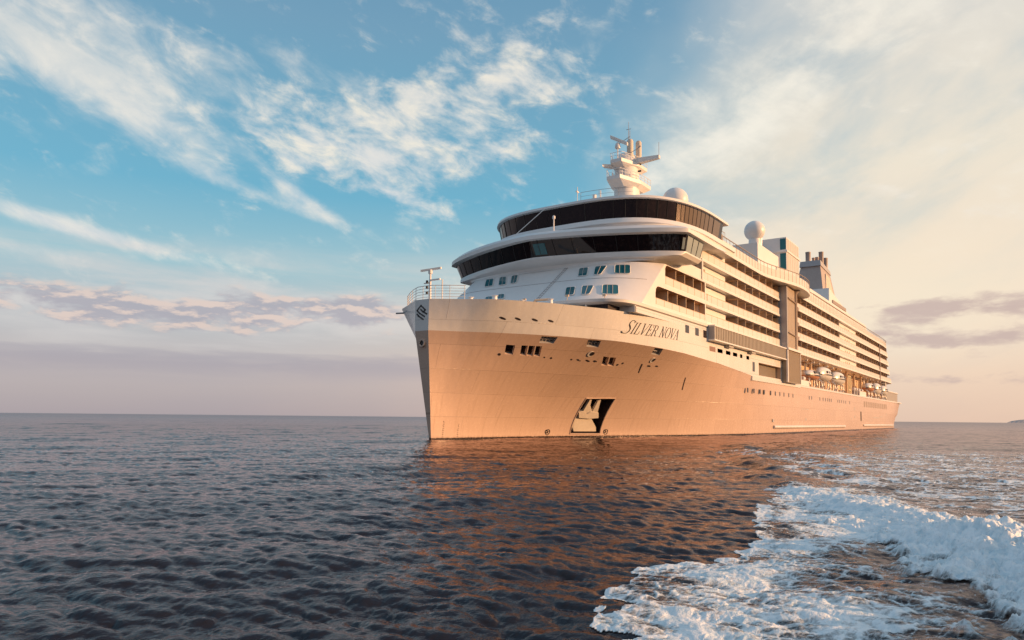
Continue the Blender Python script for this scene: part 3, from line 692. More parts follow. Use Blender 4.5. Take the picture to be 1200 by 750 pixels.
# the name, drawn in thick and thin strokes and laid on the shell
GL = {'S': (.95, [([(.80, .80), (.74, .95), (.55, 1.0), (.32, .96), (.22, .80), (.30, .63), (.52, .50), (.70, .35), (.72, .15), (.55, .01), (.30, -.02), (.05, .0), (-.12, .10)], [.03, .05, .05, .08, .13, .14, .15, .14, .13, .08, .04, .04, .09]), ([(.80, .80), (.84, 1.0)], [.03, .03])]),
      'I': (.42, [([(.2, 0), (.2, 1)], [.13, .13]), ([(.05, 0), (.35, 0)], [.03, .03]), ([(.05, 1), (.35, 1)], [.03, .03])]),
      'L': (.74, [([(.2, 0), (.2, 1)], [.13, .13]), ([(.05, 0), (.68, 0)], [.035, .035]), ([(.05, 1), (.35, 1)], [.03, .03]), ([(.68, 0), (.72, .28)], [.05, .03])]),
      'V': (.86, [([(.12, 1), (.42, 0)], [.14, .12]), ([(.42, 0), (.76, 1)], [.04, .035]), ([(-.02, 1), (.26, 1)], [.03, .03]), ([(.64, 1), (.88, 1)], [.03, .03])]),
      'E': (.78, [([(.2, 0), (.2, 1)], [.13, .13]), ([(.05, 0), (.68, 0)], [.035, .035]), ([(.05, 1), (.66, 1)], [.035, .035]), ([(.2, .52), (.5, .52)], [.03, .03]), ([(.68, 0), (.72, .26)], [.05, .03]), ([(.66, 1), (.69, .76)], [.05, .03]), ([(.5, .64), (.5, .40)], [.03, .03])]),
      'R': (.88, [([(.2, 0), (.2, 1)], [.13, .13]), ([(.05, 0), (.35, 0)], [.03, .03]), ([(.05, 1), (.45, 1), (.64, .93), (.68, .76), (.62, .58), (.42, .51), (.2, .51)], [.03, .035, .08, .13, .08, .035, .03]), ([(.42, .51), (.60, .40), (.66, .12), (.80, .0), (.88, .06)], [.04, .09, .12, .06, .03])]),
      'N': (.96, [([(.2, 0), (.2, 1)], [.035, .035]), ([(.16, 1), (.76, 0)], [.13, .13]), ([(.76, 0), (.76, 1)], [.035, .035]), ([(.05, 0), (.34, 0)], [.03, .03]), ([(.02, 1), (.2, 1)], [.03, .03]), ([(.62, 1), (.90, 1)], [.03, .03])]),
      'O': (.92, [([(.45 + .37 * math.sin(a), .5 + .51 * math.cos(a)) for a in [2 * math.pi * k / 20 for k in range(21)]], [.035 + .10 * abs(math.sin(2 * math.pi * k / 20)) ** 1.5 for k in range(21)])]),
      'A': (.86, [([(.10, 0), (.46, 1)], [.035, .04]), ([(.44, 1), (.74, 0)], [.13, .14]), ([(.22, .34), (.62, .34)], [.03, .03]), ([(-.02, 0), (.22, 0)], [.03, .03]), ([(.60, 0), (.90, 0)], [.03, .03])])}
def name_mark():
    word = 'SILVER NOVA'; adv = [GL[c][0] if c != ' ' else .42 for c in word]; tot = sum(adv); mb = MB(); x = 0
    SC = 12.6 / tot; HH = 1.30
    for c, a_ in zip(word, adv):
        if c != ' ':
            big = 1.16 if c == 'S' else 1.0
            for pts, ws in GL[c][1]:
                dn = []; 
                for i in range(len(pts) - 1):
                    for k in range(3): f = k / 3; dn.append(((pts[i][0] + (pts[i + 1][0] - pts[i][0]) * f), (pts[i][1] + (pts[i + 1][1] - pts[i][1]) * f), ws[i] + (ws[i + 1] - ws[i]) * f))
                dn.append((*pts[-1], ws[-1])); Lf, Rt = [], []
                for i, (u, v, w_) in enumerate(dn):
                    u0, v0, _ = dn[max(i - 1, 0)]; u1, v1, _ = dn[min(i + 1, len(dn) - 1)]; dx, dy = (u1 - u0) * SC, (v1 - v0) * HH; l = math.hypot(dx, dy) or 1
                    ww = max(w_, .042) * 1.0; ox, oy = -dy / l * ww / 2, dx / l * ww / 2
                    for lst, sg in ((Lf, 1), (Rt, -1)):
                        hh = (v * HH + oy * sg) * big; xx = (x + u) * SC + ox * sg * 1.25
                        H = 12.02 + .026 * xx + hh; L = 17.25 + xx + hh * .62
                        lst.append(surf(L, min(H, 14.2)))
                vs = [tuple(p + n * .03) for p, n in Lf] + [tuple(p + n * .03) for p, n in Rt] + [tuple(p - n * .02) for p, n in Lf] + [tuple(p - n * .02) for p, n in Rt]
                k = len(Lf); fs = []
                for i in range(k - 1):
                    fs += [(i, i + 1, k + i + 1, k + i), (2 * k + i, 3 * k + i, 3 * k + i + 1, 2 * k + i + 1), (i, 2 * k + i, 2 * k + i + 1, i + 1), (k + i, k + i + 1, 3 * k + i + 1, 3 * k + i)]
                fs += [(0, k, 3 * k, 2 * k), (k - 1, 3 * k - 1, 4 * k - 1, 2 * k - 1)]
                mb.add(vs, fs)
        x += a_
    ob = mb.build('ship_name_lettering', M['black'], ship); ob['label'] = 'thin italic capitals reading SILVER NOVA'
name_mark()
# emblem on the stem: four bent bars
def emblem():
    mb = MB()
    def q(x, y):   # crop 650x750 over 26x30 px
        P = (x - 325) / 25 * .0871 / .747 * .98; H = 12.55 + (375 - y) / 25 * .0871 + .35
        return P, H
    bars = [[(405, 480), (260, 375), (180, 290), (295, 150), (425, 290), (385, 330)], [(290, 265), (360, 340), (470, 410)], [(185, 395), (225, 450), (365, 560)]]
    for bar in bars:
        pts = [q(x, y) for x, y in bar]
        for (p0, h0), (p1, h1) in zip(pts[:-1], pts[1:]):
            d = Vector((p1 - p0, h1 - h0)).normalized(); nn = Vector((-d.y, d.x)) * .075; e = d * .06
            c = [(p0 - e.x + nn.x, h0 - e.y + nn.y), (p1 + e.x + nn.x, h1 + e.y + nn.y), (p1 + e.x - nn.x, h1 + e.y - nn.y), (p0 - e.x - nn.x, h0 - e.y - nn.y)]
            mb.prism([(-1.2 + .02, P, H) for P, H in c], (-.05, 0, 0))
    mb.build('stem_emblem', M['black'], ship)
    mb = MB(); n = 18
    mb.loft([[(x_, .02 + r * math.cos(2 * math.pi * k / n), 9.86 + r * math.sin(2 * math.pi * k / n)) for k in range(n)] for x_, r in ((-.85, .42), (-1.22, .40), (-1.22, .27), (-.95, .25))]); mb.build('bow_hawse', [M['hull']], ship, smooth=40)
    mb = MB(); mb.loft([[(x_, .02 + .26 * math.cos(2 * math.pi * k / n), 9.86 + .26 * math.sin(2 * math.pi * k / n)) for k in range(n)] for x_ in (-1.10, -1.0)]); mb.build('bow_hawse_hole', M['black'], ship)
emblem()

# ------------------------------------------------------------------ superstructure
def pc(H, L0, L1, Wd, n, back=None, N_=40, Wb=None):
    """plan curve at height H from starboard round the front to port; optional square back"""
    pts = []
    for k in range(N_ + 1):
        a = -math.pi / 2 + math.pi * k / N_
        P = math.copysign(abs(math.sin(a)) ** (2 / n), math.sin(a)) * Wd; L = L1 - (L1 - L0) * abs(math.cos(a)) ** (2 / n) if abs(math.cos(a)) > 1e-9 else L1
        pts.append((L, P, H))
    if back: pts += [(back, Wb or Wd, H), (back, -(Wb or Wd), H)]
    return pts
def faceL(P, H):
    L0 = 13.2 + (H - 15.4) * 1.35; L1 = 19.0 + (H - 15.4) * 1.17
    return L0 + (L1 - L0) * min(1, abs(P) / 14.8) ** 5
# foredeck, ledge and the raked front block with its recessed corner balconies
mb = MB(); mb.box(17.5, 44.0, -14.6, 14.6, 14.35, 15.0); mb.box(17.4, 17.7, 12.5, 14.8, 14.3, 15.0)
mb.build('covered_deck', M['white'], ship)
mb = MB()
mb.loft([pc(14.95, 13.3, 21.0, 14.55, 4.5, 43.9), pc(15.12, 12.8, 21.0, 14.95, 4.5, 43.9), pc(15.42, 12.7, 21.0, 15.0, 4.5, 43.9), pc(15.50, 12.9, 21.0, 14.9, 4.5, 43.9)])
mb.build('front_ledge', M['white'], ship, smooth=50)
mb = MB(); mb.prism([(14.6, P, H) for P, H in [(-12.5, 14.28), (12.9, 14.28), (12.9, 14.97), (-12.5, 14.97)]], (5, 0, 0)); mb.build('promenade_shade_block', M['dark'], ship)  # dark block painted as the shade inside the covered promenade opening
mb = MB()
for P in (6.5, 10.5, -4, -9): mb.tube([(13.6 if abs(P) < 9 else 14.0, P, 14.2), (13.6 if abs(P) < 9 else 14.0, P, 15.0)], .12, 8)
mb.build('ledge_post', M['white'], ship)
Hs = [15.46, 16.5, 17.6, 18.7, 19.8, 21.2]
def face_ring(H):
    r = [(faceL(P, H), P, H) for P in np.linspace(-14.8, 14.8, 41)]
    return r + [(39.9, 14.8, H), (39.9, -14.8, H)]
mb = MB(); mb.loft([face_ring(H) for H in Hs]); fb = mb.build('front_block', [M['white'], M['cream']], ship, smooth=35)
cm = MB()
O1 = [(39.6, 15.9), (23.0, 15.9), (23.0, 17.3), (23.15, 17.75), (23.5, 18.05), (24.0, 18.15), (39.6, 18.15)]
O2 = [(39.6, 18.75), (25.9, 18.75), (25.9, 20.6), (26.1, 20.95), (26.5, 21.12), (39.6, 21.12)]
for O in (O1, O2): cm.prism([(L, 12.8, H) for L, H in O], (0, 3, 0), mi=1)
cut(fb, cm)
FW = [[(6.1, 20.6), (7.33, 20.6), (8.1, 19.2), (6.95, 19.2)], [(8.15, 20.62), (9.6, 20.62), (9.72, 19.22), (8.9, 19.22)], [(10.45, 20.66), (12.05, 20.66), (12.65, 19.3), (11.15, 19.3)],
      [(6.68, 17.55), (7.85, 17.55), (8.54, 16.3), (7.45, 16.3)], [(8.62, 17.58), (9.95, 17.58), (10.25, 16.28), (9.35, 16.28)], [(10.8, 17.64), (12.3, 17.64), (12.9, 16.3), (11.45, 16.3)]]
FWs = [[(-8.4, 20.75), (-7.0, 20.75), (-5.7, 19.3), (-7.1, 19.3)], [(-6.05, 20.8), (-4.95, 20.8), (-3.5, 19.25), (-4.7, 19.25)], [(-4.05, 20.8), (-3.05, 20.8), (-1.95, 19.3), (-2.9, 19.3)], [(-3.1, 17.6), (-2.1, 17.6), (-1.4, 16.8), (-2.4, 16.8)], [(-4.85, 17.4), (-3.75, 17.4), (-3.1, 16.7), (-4.2, 16.7)]]
for pts in FW + FWs:
    c = Vector((sum(p[0] for p in pts) / 4, sum(p[1] for p in pts) / 4)); pr_ = []
    rp = []
    for i in range(4):      # rounded corners
        a, b_, d = Vector(pts[i - 1]), Vector(pts[i]), Vector(pts[(i + 1) % 4])
        for s_ in (0, .5, 1):
            q = b_ + (a - b_).normalized() * .22 * (1 - s_) ** 2 + (d - b_).normalized() * .22 * s_ ** 2; rp.append(q)
    nrm = Vector((-1, 0, .75)).normalized()
    f3 = lambda q, o: (faceL(q.x, q.y) + nrm.x * o, q.x, q.y + nrm.z * o)
    mb = MB(); mb.loft([[f3(q, .09) for q in rp], [f3(q, -.25) for q in rp]]); wn = mb.build('front_window', M['teal'], ship)
    mb = MB()
    ns = 1 if pts[1][0] - pts[0][0] < 1.45 else 2
    for k in range(1, ns + 1):
        u = k / (ns + 1); a, b_ = Vector(pts[0]).lerp(Vector(pts[1]), u), Vector(pts[3]).lerp(Vector(pts[2]), u); mb.tube([f3(a, .11), f3(b_, .11)], .035, 4)
    mb.build('glazing_bar', M['grey'], wn)
    mb = MB(); mb.tube([f3(q, .08) for q in rp + rp[:2]], .05, 4); mb.build('window_frame', M['white'], wn)
mb = MB(); mb.tube([(faceL(P, 18.72) - .02, P, 18.72) for P in np.linspace(-14, 14.2, 40)], .035, 4); mb.build('front_seam', M['grey'], ship)
mb = MB(); mb.tube([(faceL(P, 21.0) - .35, P, 20.6 if False else 21.0) for P in np.linspace(-12, 12, 30)], .05, 4); mb.build('front_handrail', M['white'], ship)

# bridge: apron, window band leaning outward, wings, roof
def br(H, L0, L1, Wd, n=1.36, back=31.5, Wb=None):
    k = max(0, 22.0 - H) / .85 * .55
    return [(a, b_, c + k * min(1, abs(b_) / 16.5) ** 3) for a, b_, c in pc(H, L0, L1, Wd, n, back, Wb=Wb)]
mb = MB()
mb.loft([br(21.15, 20.7, 24.4, 13.8, 1.7, 26.0), br(21.5, 20.5, 24.6, 14.2, 1.6, 27.0), br(21.62, 20.1, 25.2, 16.2, 1.45, 30.0), br(21.9, 19.6, 25.7, 16.9, 1.4, 31.4), br(22.35, 19.25, 26.2, 17.3, 1.36, 31.6), br(22.5, 19.25, 26.25, 17.3, 1.36, 31.6)])
mb.build('bridge_apron', M['white'], ship, smooth=30)
mb = MB(); mb.loft([br(22.5, 19.4, 26.4, 17.1), br(24.42, 18.35, 25.75, 17.65, 1.3)]); bw = mb.build('bridge_windows', M['dglass'], ship, smooth=25)
a_, b2 = br(22.52, 19.36, 26.36, 17.15), br(24.40, 18.3, 25.7, 17.72, 1.3)
for k in range(2, 40, 2):
    mb = MB(); mb.tube([a_[k], b2[k]], .035, 4); mb.build('mullion', M['black'], bw)
for s_ in (1, -1):
    wp = thing_pts = [(26.45, 17.12 * s_, 22.55), (31.4, 17.12 * s_, 22.55), (31.4, 17.68 * s_, 24.35), (25.8, 17.68 * s_, 24.35)]
    for (u0, u1) in ((.04, .34), (.38, .66), (.70, .96)):
        A, B_, Cc, D = [Vector(p) for p in wp]; mb = MB(); mb.prism([tuple(A.lerp(B_, u0)), tuple(A.lerp(B_, u1)), tuple(D.lerp(Cc, u1)), tuple(D.lerp(Cc, u0))], (0, .03 * s_, 0)); mb.build('wing_window', M['pale'], ship)
# front pane near each wing end has the sky behind it painted on as a pale tone
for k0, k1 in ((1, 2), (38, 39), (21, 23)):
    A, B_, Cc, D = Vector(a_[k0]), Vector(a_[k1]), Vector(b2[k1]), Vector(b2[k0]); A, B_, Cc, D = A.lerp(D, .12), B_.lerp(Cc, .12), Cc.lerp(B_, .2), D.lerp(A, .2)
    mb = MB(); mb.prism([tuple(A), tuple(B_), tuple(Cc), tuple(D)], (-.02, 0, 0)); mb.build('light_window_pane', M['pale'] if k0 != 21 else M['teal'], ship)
mb = MB()
mb.loft([br(24.4, 17.9, 25.3, 18.1, 1.33, 35.0), br(24.46, 17.7, 25.2, 18.2, 1.33, 35.2), br(24.95, 17.75, 25.2, 18.15, 1.36, 35.4), br(25.35, 18.3, 25.8, 17.5, 1.5, 35.4), br(25.5, 19.6, 27.0, 16.6, 1.9, 36), br(26.1, 23.0, 33.0, 16.1, 2.6, 44), br(26.5, 24.4, 36.0, 15.9, 3.0, 46)])
mb.build('bridge_roof', M['white'], ship, smooth=35)
# bulk between, seen below the lounge
mb = MB(); mb.box(28, 44.5, -13.2, 13.2, 21.1, 26.6); mb.build('bridge_house', M['white'], ship)
mb = MB(); mb.loft([pc(26.45, 25.3, 40.0, 15.4, 3.0, 50), pc(27.15, 25.1, 40.0, 15.5, 3.0, 50), pc(27.2, 24.7, 42.0, 15.75, 3.1, 50), pc(27.85, 24.9, 44.0, 15.7, 3.1, 50), pc(27.95, 25.3, 44.0, 15.5, 3.1, 50)])
mb.build('lounge_base', M['white'], ship, smooth=35)
LB = lambda H, e=0.0: pc(H, 26.0 - .5 * (H - 27.95) / 2.55 - e, 44.0, 15.2 + .45 * (H - 27.95) / 2.55 + e, 3.1, 45.0, 56)
mb = MB(); mb.loft([LB(27.93), LB(30.5)]); lg = mb.build('lounge_windows', M['dglass'], ship, smooth=25)
ra, rb = LB(27.95, .04), LB(30.48, .04)
for k in range(4, 56):
    if k % 2 and k < 46: continue
    mb = MB(); mb.tube([ra[k], rb[k]], .05 if k % 6 == 0 else .03, 4); mb.build('mullion', M['black'], lg)
# sun-facing panes at the port corner have their warm reflection painted on as lighter plates
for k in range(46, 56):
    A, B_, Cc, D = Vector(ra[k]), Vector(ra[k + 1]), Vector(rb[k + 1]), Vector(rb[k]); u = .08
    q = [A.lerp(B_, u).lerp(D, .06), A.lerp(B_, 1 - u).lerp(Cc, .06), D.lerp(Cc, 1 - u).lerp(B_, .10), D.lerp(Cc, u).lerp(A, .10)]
    mb = MB(); mb.prism([tuple(v) for v in q], (0, -.03, 0)); mb.build('side_window_pane', M['warm_refl'], lg)
mb = MB()
mb.loft([pc(30.42, 25.2, 45.3, 15.75, 3.2, 46.5, 56), pc(30.47, 25.0, 45.3, 15.9, 3.2, 46.6, 56), pc(30.8, 25.1, 45.3, 15.85, 3.2, 46.6, 56), pc(30.95, 25.8, 45.5, 15.2, 3.1, 46.6, 56), pc(31.0, 30, 45.6, 12, 3, 46.5, 56)])
mb.build('lounge_roof', M['white'], ship, smooth=35)
def rail(name, pts, h, mat, parent=ship, rows=3, post=1.6, r=.03, glass=False, rp=.03):
    """posts and horizontal bars along a line of deck points"""
    mb = MB(); P_ = [Vector(p) for p in pts]
    for k in range(1, rows + 1):
        mb.tube([tuple(p + Vector((0, 0, h * k / rows))) for p in P_], r if k < rows else r * 1.5, 5)
    acc = 0; mb.tube([tuple(P_[0]), tuple(P_[0] + Vector((0, 0, h)))], rp, 5)
    for a, b_ in zip(P_[:-1], P_[1:]):
        l = (b_ - a).length; 
        while acc + post <= l: acc += post; q = a.lerp(b_, acc / l); mb.tube([tuple(q), tuple(q + Vector((0, 0, h)))], rp, 5)
        acc -= l
    return mb.build(name, mat, parent)
rl = pc(31.15, 26.3, 44.0, 14.6, 3.1, None, 40); rail('roof_railing', rl[21:28], 1.1, M['grey'], rows=2, post=2.6, r=.02)
for (L, P, h, r) in [(29.5, 0.5, 3.2, .05), (27.6, 4.2, .9, .3), (27.4, 5.2, 1.3, .08)]:
    mb = MB(); mb.tube([(L, P, 31.1), (L, P, 31.1 + h)], r, 6); 
    if h > 3: mb.tube([(L - .3, P, 33.6), (L + .3, P, 33.6)], .12, 6)
    mb.build('roof_antenna', M['white'], ship)
mb = MB(); mb.box(30, 31.4, 3.0, 4.4, 31.1, 32.3); mb.build('roof_locker', M['cream'], ship, bevel=.05)
mb = MB(); mb.tube([(24.9, -1.75, 30.55), (22.4, -5.56, 26.4)], .05, 5); mb.build('stay', M['white'], ship)
mb = MB(); mb.tube([(20.1, 2.5, 25.4), (20.1, 2.5, 27.3)], .09, 6); mb.lathe([(.0, 27.2), (.2, 27.3), (.2, 27.6), (.0, 27.75)], (20.1, 2.5), 10); mb.build('bridge_roof_light', M['white'], ship)

# main mast
mast_prof = [(2.2, 30.8), (1.95, 33.0), (1.9, 36.0), (1.9, 38.5), (1.8, 42.0), (1.6, 43.0), (1.2, 43.9), (.4, 44.2)]
mc = (46.0, 0.0); mb = MB(); mb.loft([[(mc[0] + r * 1.25 * math.cos(a), mc[1] + r * math.sin(a), h) for a in [2 * math.pi * k / 24 for k in range(24)]] for r, h in mast_prof]); mast = mb.build('mast', M['white'], ship, smooth=50)
def platform(H, Lf, Lb, wd, th, slope):
    o_ = [(Lb, wd), (Lb - (Lb - Lf) * .45, wd), (Lf, wd * .45), (Lf, -wd * .45), (Lb - (Lb - Lf) * .45, -wd), (Lb, -wd)]
    mb = MB(); c = (sum(p[0] for p in o_) / 6 + .9, 0)
    mb.loft([[(c[0] + (a - c[0]) * .62, b_ * .72, H - slope) for a, b_ in o_], [(a, b_, H - .1) for a, b_ in o_], [(a, b_, H + th) for a, b_ in o_]])
    pf = mb.build('mast_platform', M['white'], mast)
    rail('platform_railing', [(a, b_, H + th) for a, b_ in o_], 1.0, M['white'], mast, rows=2, post=1.2, r=.03)
platform(39.0, 41.3, 49.5, 2.5, .45, .8); platform(41.9, 42.2, 49.0, 2.1, .42, .65)
mb = MB(); mb.prism([(41.0, -1.7, 41.1), (42.2, -2.0, 41.2), (45.5, -1.0, 41.7), (44.2, -.4, 41.7)], (0, 0, .35)); mb.build('signal_yard', M['white'], mast)
mb = MB(); mb.loft([[(45.4, .9, 42.2), (46.6, .9, 42.2), (46.6, .9, 43.1), (45.4, .9, 43.1)], [(46.2, 5.3, 42.6), (46.8, 5.3, 42.6), (46.8, 5.3, 43.1), (46.2, 5.3, 43.1)]]); mb.build('signal_yard', M['white'], mast)
mb = MB(); mb.tube([(46.5, 5.2, 43.0), (46.5, 5.2, 45.2)], .035, 5); mb.build('whip_antenna', M['grey'], mast)
mb = MB(); mb.tube([(43.0, -.1, 42.3), (43.0, -.1, 44.4)], .10, 6); mb.lathe([(.4, 44.2), (.45, 44.5), (.32, 44.9), (.2, 45.1)], (43.0, -.1), 12); rp_ = mb.build('radar_pedestal', M['white'], mast)
mb = MB(); d_ = Vector((.35, .80, -.42)).normalized() * 1.45; c = Vector((43.0, .15, 45.4))
mb.loft([[tuple(c + d_ * s_ + Vector((x_, 0, z_))) for x_, z_ in ((-.2, -.27), (.2, -.27), (.22, .27), (-.22, .27))] for s_ in (-1, 1)]); mb.build('radar_scanner', M['white'], rp_, bevel=.05)
for (L, P, r) in ((45.3, .9, .50), (46.7, 1.7, .46)):
    mb = MB(); mb.lathe([(r * .9, 43.4), (r, 43.7), (r, 45.9), (r * .7, 46.15), (.05, 46.2)], (L, P), 16); mb.build('antenna_cylinder', M['rust'], mast, smooth=50)
mb = MB(); mb.tube([(45.6, .5, 44.0), (45.6, .5, 49.2)], .08, 6, r1=.03); mb.tube([(45.6, -1.5, 45.9), (45.6, .8, 46.8)], .05, 5); mb.tube([(45.6, .1, 48.0), (45.6, .9, 48.0)], .04, 5); mb.tube([(45.6, .7, 44.5), (45.9, .6, 47.9)], .04, 5); mb.build('topmast', M['grey'], mast)
mb = MB(); mb.tube([(44.0, -1.5, 40.8), (44.0, -1.2, 39.0)], .16, 6); mb.build('platform_post', M['white'], mast)
mb = MB(); mb.tube([(43.0, .6, 38.8), (43.0, .6, 40.6)], .12, 6); mb.build('platform_post', M['white'], mast)
mb = MB(); mb.tube([(44.6, 1.0, 43.6), (44.6, 2.9, 44.3)], .05, 5); mb.tube([(44.6, 2.7, 44.2), (44.6, 3.0, 44.5)], .12, 5); mb.build('horn_arm', M['grey'], mast)
for H in (39.6, 41.2, 42.3): mb = MB(); mb.tube([(46.4, 1.75, H), (46.4, 2.25, H)], .16, 6); mb.build('mast_light', M['black'], mast)

# satellite domes
mb = MB(); mb.box(78.5, 93, 2.0, 10.9, 29, 35.4); mb.build('dome_house', M['white'], ship, bevel=.05)
def dome(c, z, r, base):
    mb = MB(); mb.lathe([(max(.02, r * math.sin(a)), z - r * math.cos(a)) for a in [math.pi * k / 14 for k in range(15)]], c, 28)
    d = mb.build('satellite_dome', M['white'], ship, smooth=60)
    mb = MB(); mb.lathe([(r * .75, base), (r * .75, z - r * 1.7), (r * .62, z - r * 1.6), (r * .55, z - r * .8)], c, 16); mb.build('dome_pedestal', M['white'], d, smooth=40)
dome((46.0, 8.0), 35.35, 1.95, 29.5); dome((83.3, 9.0), 38.85, 1.95, 29.5)

# decks of balconies
DK = [15.45, 18.2, 21.15, 24.0]; TOPD = 26.85
FS = [18.0, 24.0, 28.6, 35.5]           # where each deck's slab starts forward
AE = [228.5, 225.0, 223.0, 221.5]       # and ends aft
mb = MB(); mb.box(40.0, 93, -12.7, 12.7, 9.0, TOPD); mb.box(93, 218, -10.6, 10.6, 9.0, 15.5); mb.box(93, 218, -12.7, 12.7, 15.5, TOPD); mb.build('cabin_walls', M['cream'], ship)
for i, H in enumerate(DK):
    f = max(FS[i], 39.95) if i < 2 else FS[i]
    e = AE[i]; tip = []
    port = [(f, 13.0), (f + .4, 14.2), (f + 1.6, 14.8)] if i >= 2 else [(f, 14.8)]
    if i == 2: port = [(28.9, 13.0), (29.3, 14.1), (30.3, 14.75), (33, 14.8)]
    o_ = port + [(e - 9, 14.8), (e - 3, 14.3), (e, 12.6)]
    o_ = o_ + [(a, -b_) for a, b_ in reversed(o_)]
    mb = MB(); mb.prism([(a, b_, H) for a, b_ in o_], (0, 0, .40)); sl = mb.build('balcony_deck', M['white'], ship, bevel=.02)
    # parapets of frosted glass between posts
    def glass(L0, L1, P, name='balcony_glass', h0=.40, h1=1.45, step=2.4, par=sl, mat=M['rail']):
        mb = MB(); mb.box(L0, L1, P - .03, P, H + h0, H + h1); g = mb.build(name, mat, par)
        mb = MB(); mb.tube([(L0, P, H + h1 + .03), (L1, P, H + h1 + .03)], .045, 5)
        x = L0
        while x <= L1: mb.box(x - .02, x + .02, P - .05, P + .015, H + h0, H + h1); x += step
        mb.build('glass_rail', M['cream'], par)
    if i == 0: glass(40.0, 78.5, 14.72)
    elif i == 1: glass(40.0, 78.5, 14.72)
    elif i == 2: glass(38.6, 78.5, 14.72)
    else: glass(36.5, 78.5, 14.72)
    glass(86.5, e - 9, 14.72)
    mb = MB(); mb.tube([(e - 9, 14.7, H + 1.4), (e - 3, 14.2, H + 1.4), (e, 12.5, H + 1.4)], .06, 5); mb.loft([[(e - 9, 14.72, H + .4), (e - 9, 14.72, H + 1.4), (e - 9, 14.66, H + 1.4), (e - 9, 14.66, H + .4)], [(e - 3, 14.2, H + .4), (e - 3, 14.2, H + 1.4), (e - 3, 14.14, H + 1.4), (e - 3, 14.14, H + .4)], [(e, 12.5, H + .4), (e, 12.5, H + 1.4), (e, 12.44, H + 1.4), (e, 12.44, H + .4)]]); mb.build('aft_parapet', M['white'], sl)
# parapets of the recessed corner balconies
for L0, H0, H1 in ((23.0, 15.9, 16.68), (25.9, 18.75, 19.72)):
    mb = MB(); mb.box(L0 - .02, 40.0, 14.70, 14.76, H0, H1); g = mb.build('balcony_glass', M['rail'], ship)
    mb = MB()
    for k in range(7): x = L0 + .3 + k * 2.4; mb.box(x - .02, x + .02, 14.74, 14.785, H0, H1)
    mb.tube([(L0, 14.74, H1), (40, 14.74, H1)], .045, 5); mb.build('glass_rail', M['cream'], g)
# solid white parapet of the pointed terrace under the bridge wing
mb = MB(); lo = [(29.0, 13.2), (29.35, 14.15), (30.3, 14.74), (33, 14.79), (38.4, 14.79)]
mb.loft([[(a, b_ - .12, 21.5), (a, b_, 21.5), (a - .15, b_ + .0, 22.7), (a - .15, b_ - .12, 22.7)] for a, b_ in lo]); mb.build('terrace_parapet', M['white'], ship, smooth=30)
mb = MB(); mb.box(38.3, 38.6, 12.6, 14.86, 21.5, 24.02); mb.build('screen_wall', M['grey'], ship)  # grey holds the shade on this forward-facing wall
mb = MB(); mb.box(38.25, 38.62, 14.8, 14.95, 21.4, 24.3); mb.build('screen_edge', M['white'], ship)
# solid lit walls between the forward openings and the mid ones
for H in DK[1:]:
    mb = MB(); mb.box(39.5, 50.8, 12.6, 13.9, H + .38, H + 2.9 if H < 24 else TOPD + .02); sw = mb.build('store_wall', M['white'], ship)
    for L in (40.2, 41.6): mb = MB(); mb.box(L, L + .55, 13.86, 13.93, H + 1.55, H + 2.3); mb.build('wall_vent', M['brown'], sw)
mb = MB(); mb.box(39.5, 50.8, 12.6, 13.9, 15.83, 18.22); sw = mb.build('store_wall', M['white'], ship)
mb = MB(); mb.box(40.3, 40.9, 13.86, 13.93, 16.9, 17.7); mb.build('wall_vent', M['brown'], sw)
for H in DK:
    mb = MB(); mb.box(136.3, 158.8, 12.6, 14.1, H + .38, H + (2.78 if H < 24 else 2.9)); sw = mb.build('store_wall', M['white'], ship)
    for L in (143.5, 146, 148.5): mb = MB(); mb.box(L, L + .8, 14.06, 14.13, H + 1.5, H + 2.2); mb.build('wall_vent', M['brown'], sw)
# dividers and sliding doors
div = []
def divider(L, H, parent=ship):
    mb = MB(); mb.box(L - .05, L + .05, 12.65, 14.55, H + .40, H + 2.74); return mb.build('balcony_divider', M['cream'], parent)
drnd = random.Random(5)
def door(L, H, wd=2.6, P=12.62):
    mb = MB(); mb.box(L, L + wd, P, P + .14, H + .42, H + 2.55); d = mb.build('sliding_door', M['cabin'], ship)
    if drnd.random() < .45:
        u = drnd.uniform(.25, .6) * wd; mb = MB(); mb.box(L + .05, L + u, P + .14, P + .17, H + .45, H + 2.5); mb.build('curtain', M[drnd.choice(['white', 'brown', 'cream'])], d)
    return d
for H in DK:
    for k in range(7): divider(54.7 + k * 3.9, H)
    for k in range(7): door(51.9 + k * 3.9, H, 1.7)
    for k in range(10): divider(90.5 + k * 4.7, H); 
    for k in range(10): door(91.6 + k * 4.7, H, 2.2)
for L0, H in ((24.6, 15.5), (27.2, 18.3)):
    for k in range(4): divider(L0 + 2.7 + k * 3.0, H); door(L0 + .4 + k * 3.0, H, 2.0, 12.79)
mb = MB()
for H in DK:
    for k in range(14): L = 162 + k * 4.0; mb.box(L - .06, L + .06, 12.65, 14.5, H + .4, H + 2.74)
o_ = mb.build('balcony_dividers', M['cream'], ship); o_['kind'] = 'stuff'
mb = MB()
for H in DK:
    for k in range(13): L = 162.6 + k * 4.0; mb.box(L, L + 1.9, 12.62, 12.76, H + .42, H + 2.55)
o_ = mb.build('sliding_doors', M['cabin'], ship); o_['kind'] = 'stuff'
mb = MB(); mb.box(196.0, 196.7, 14.5, 14.9, 15.4, 26.9); mb.build('aft_pillar', M['brown'], ship)

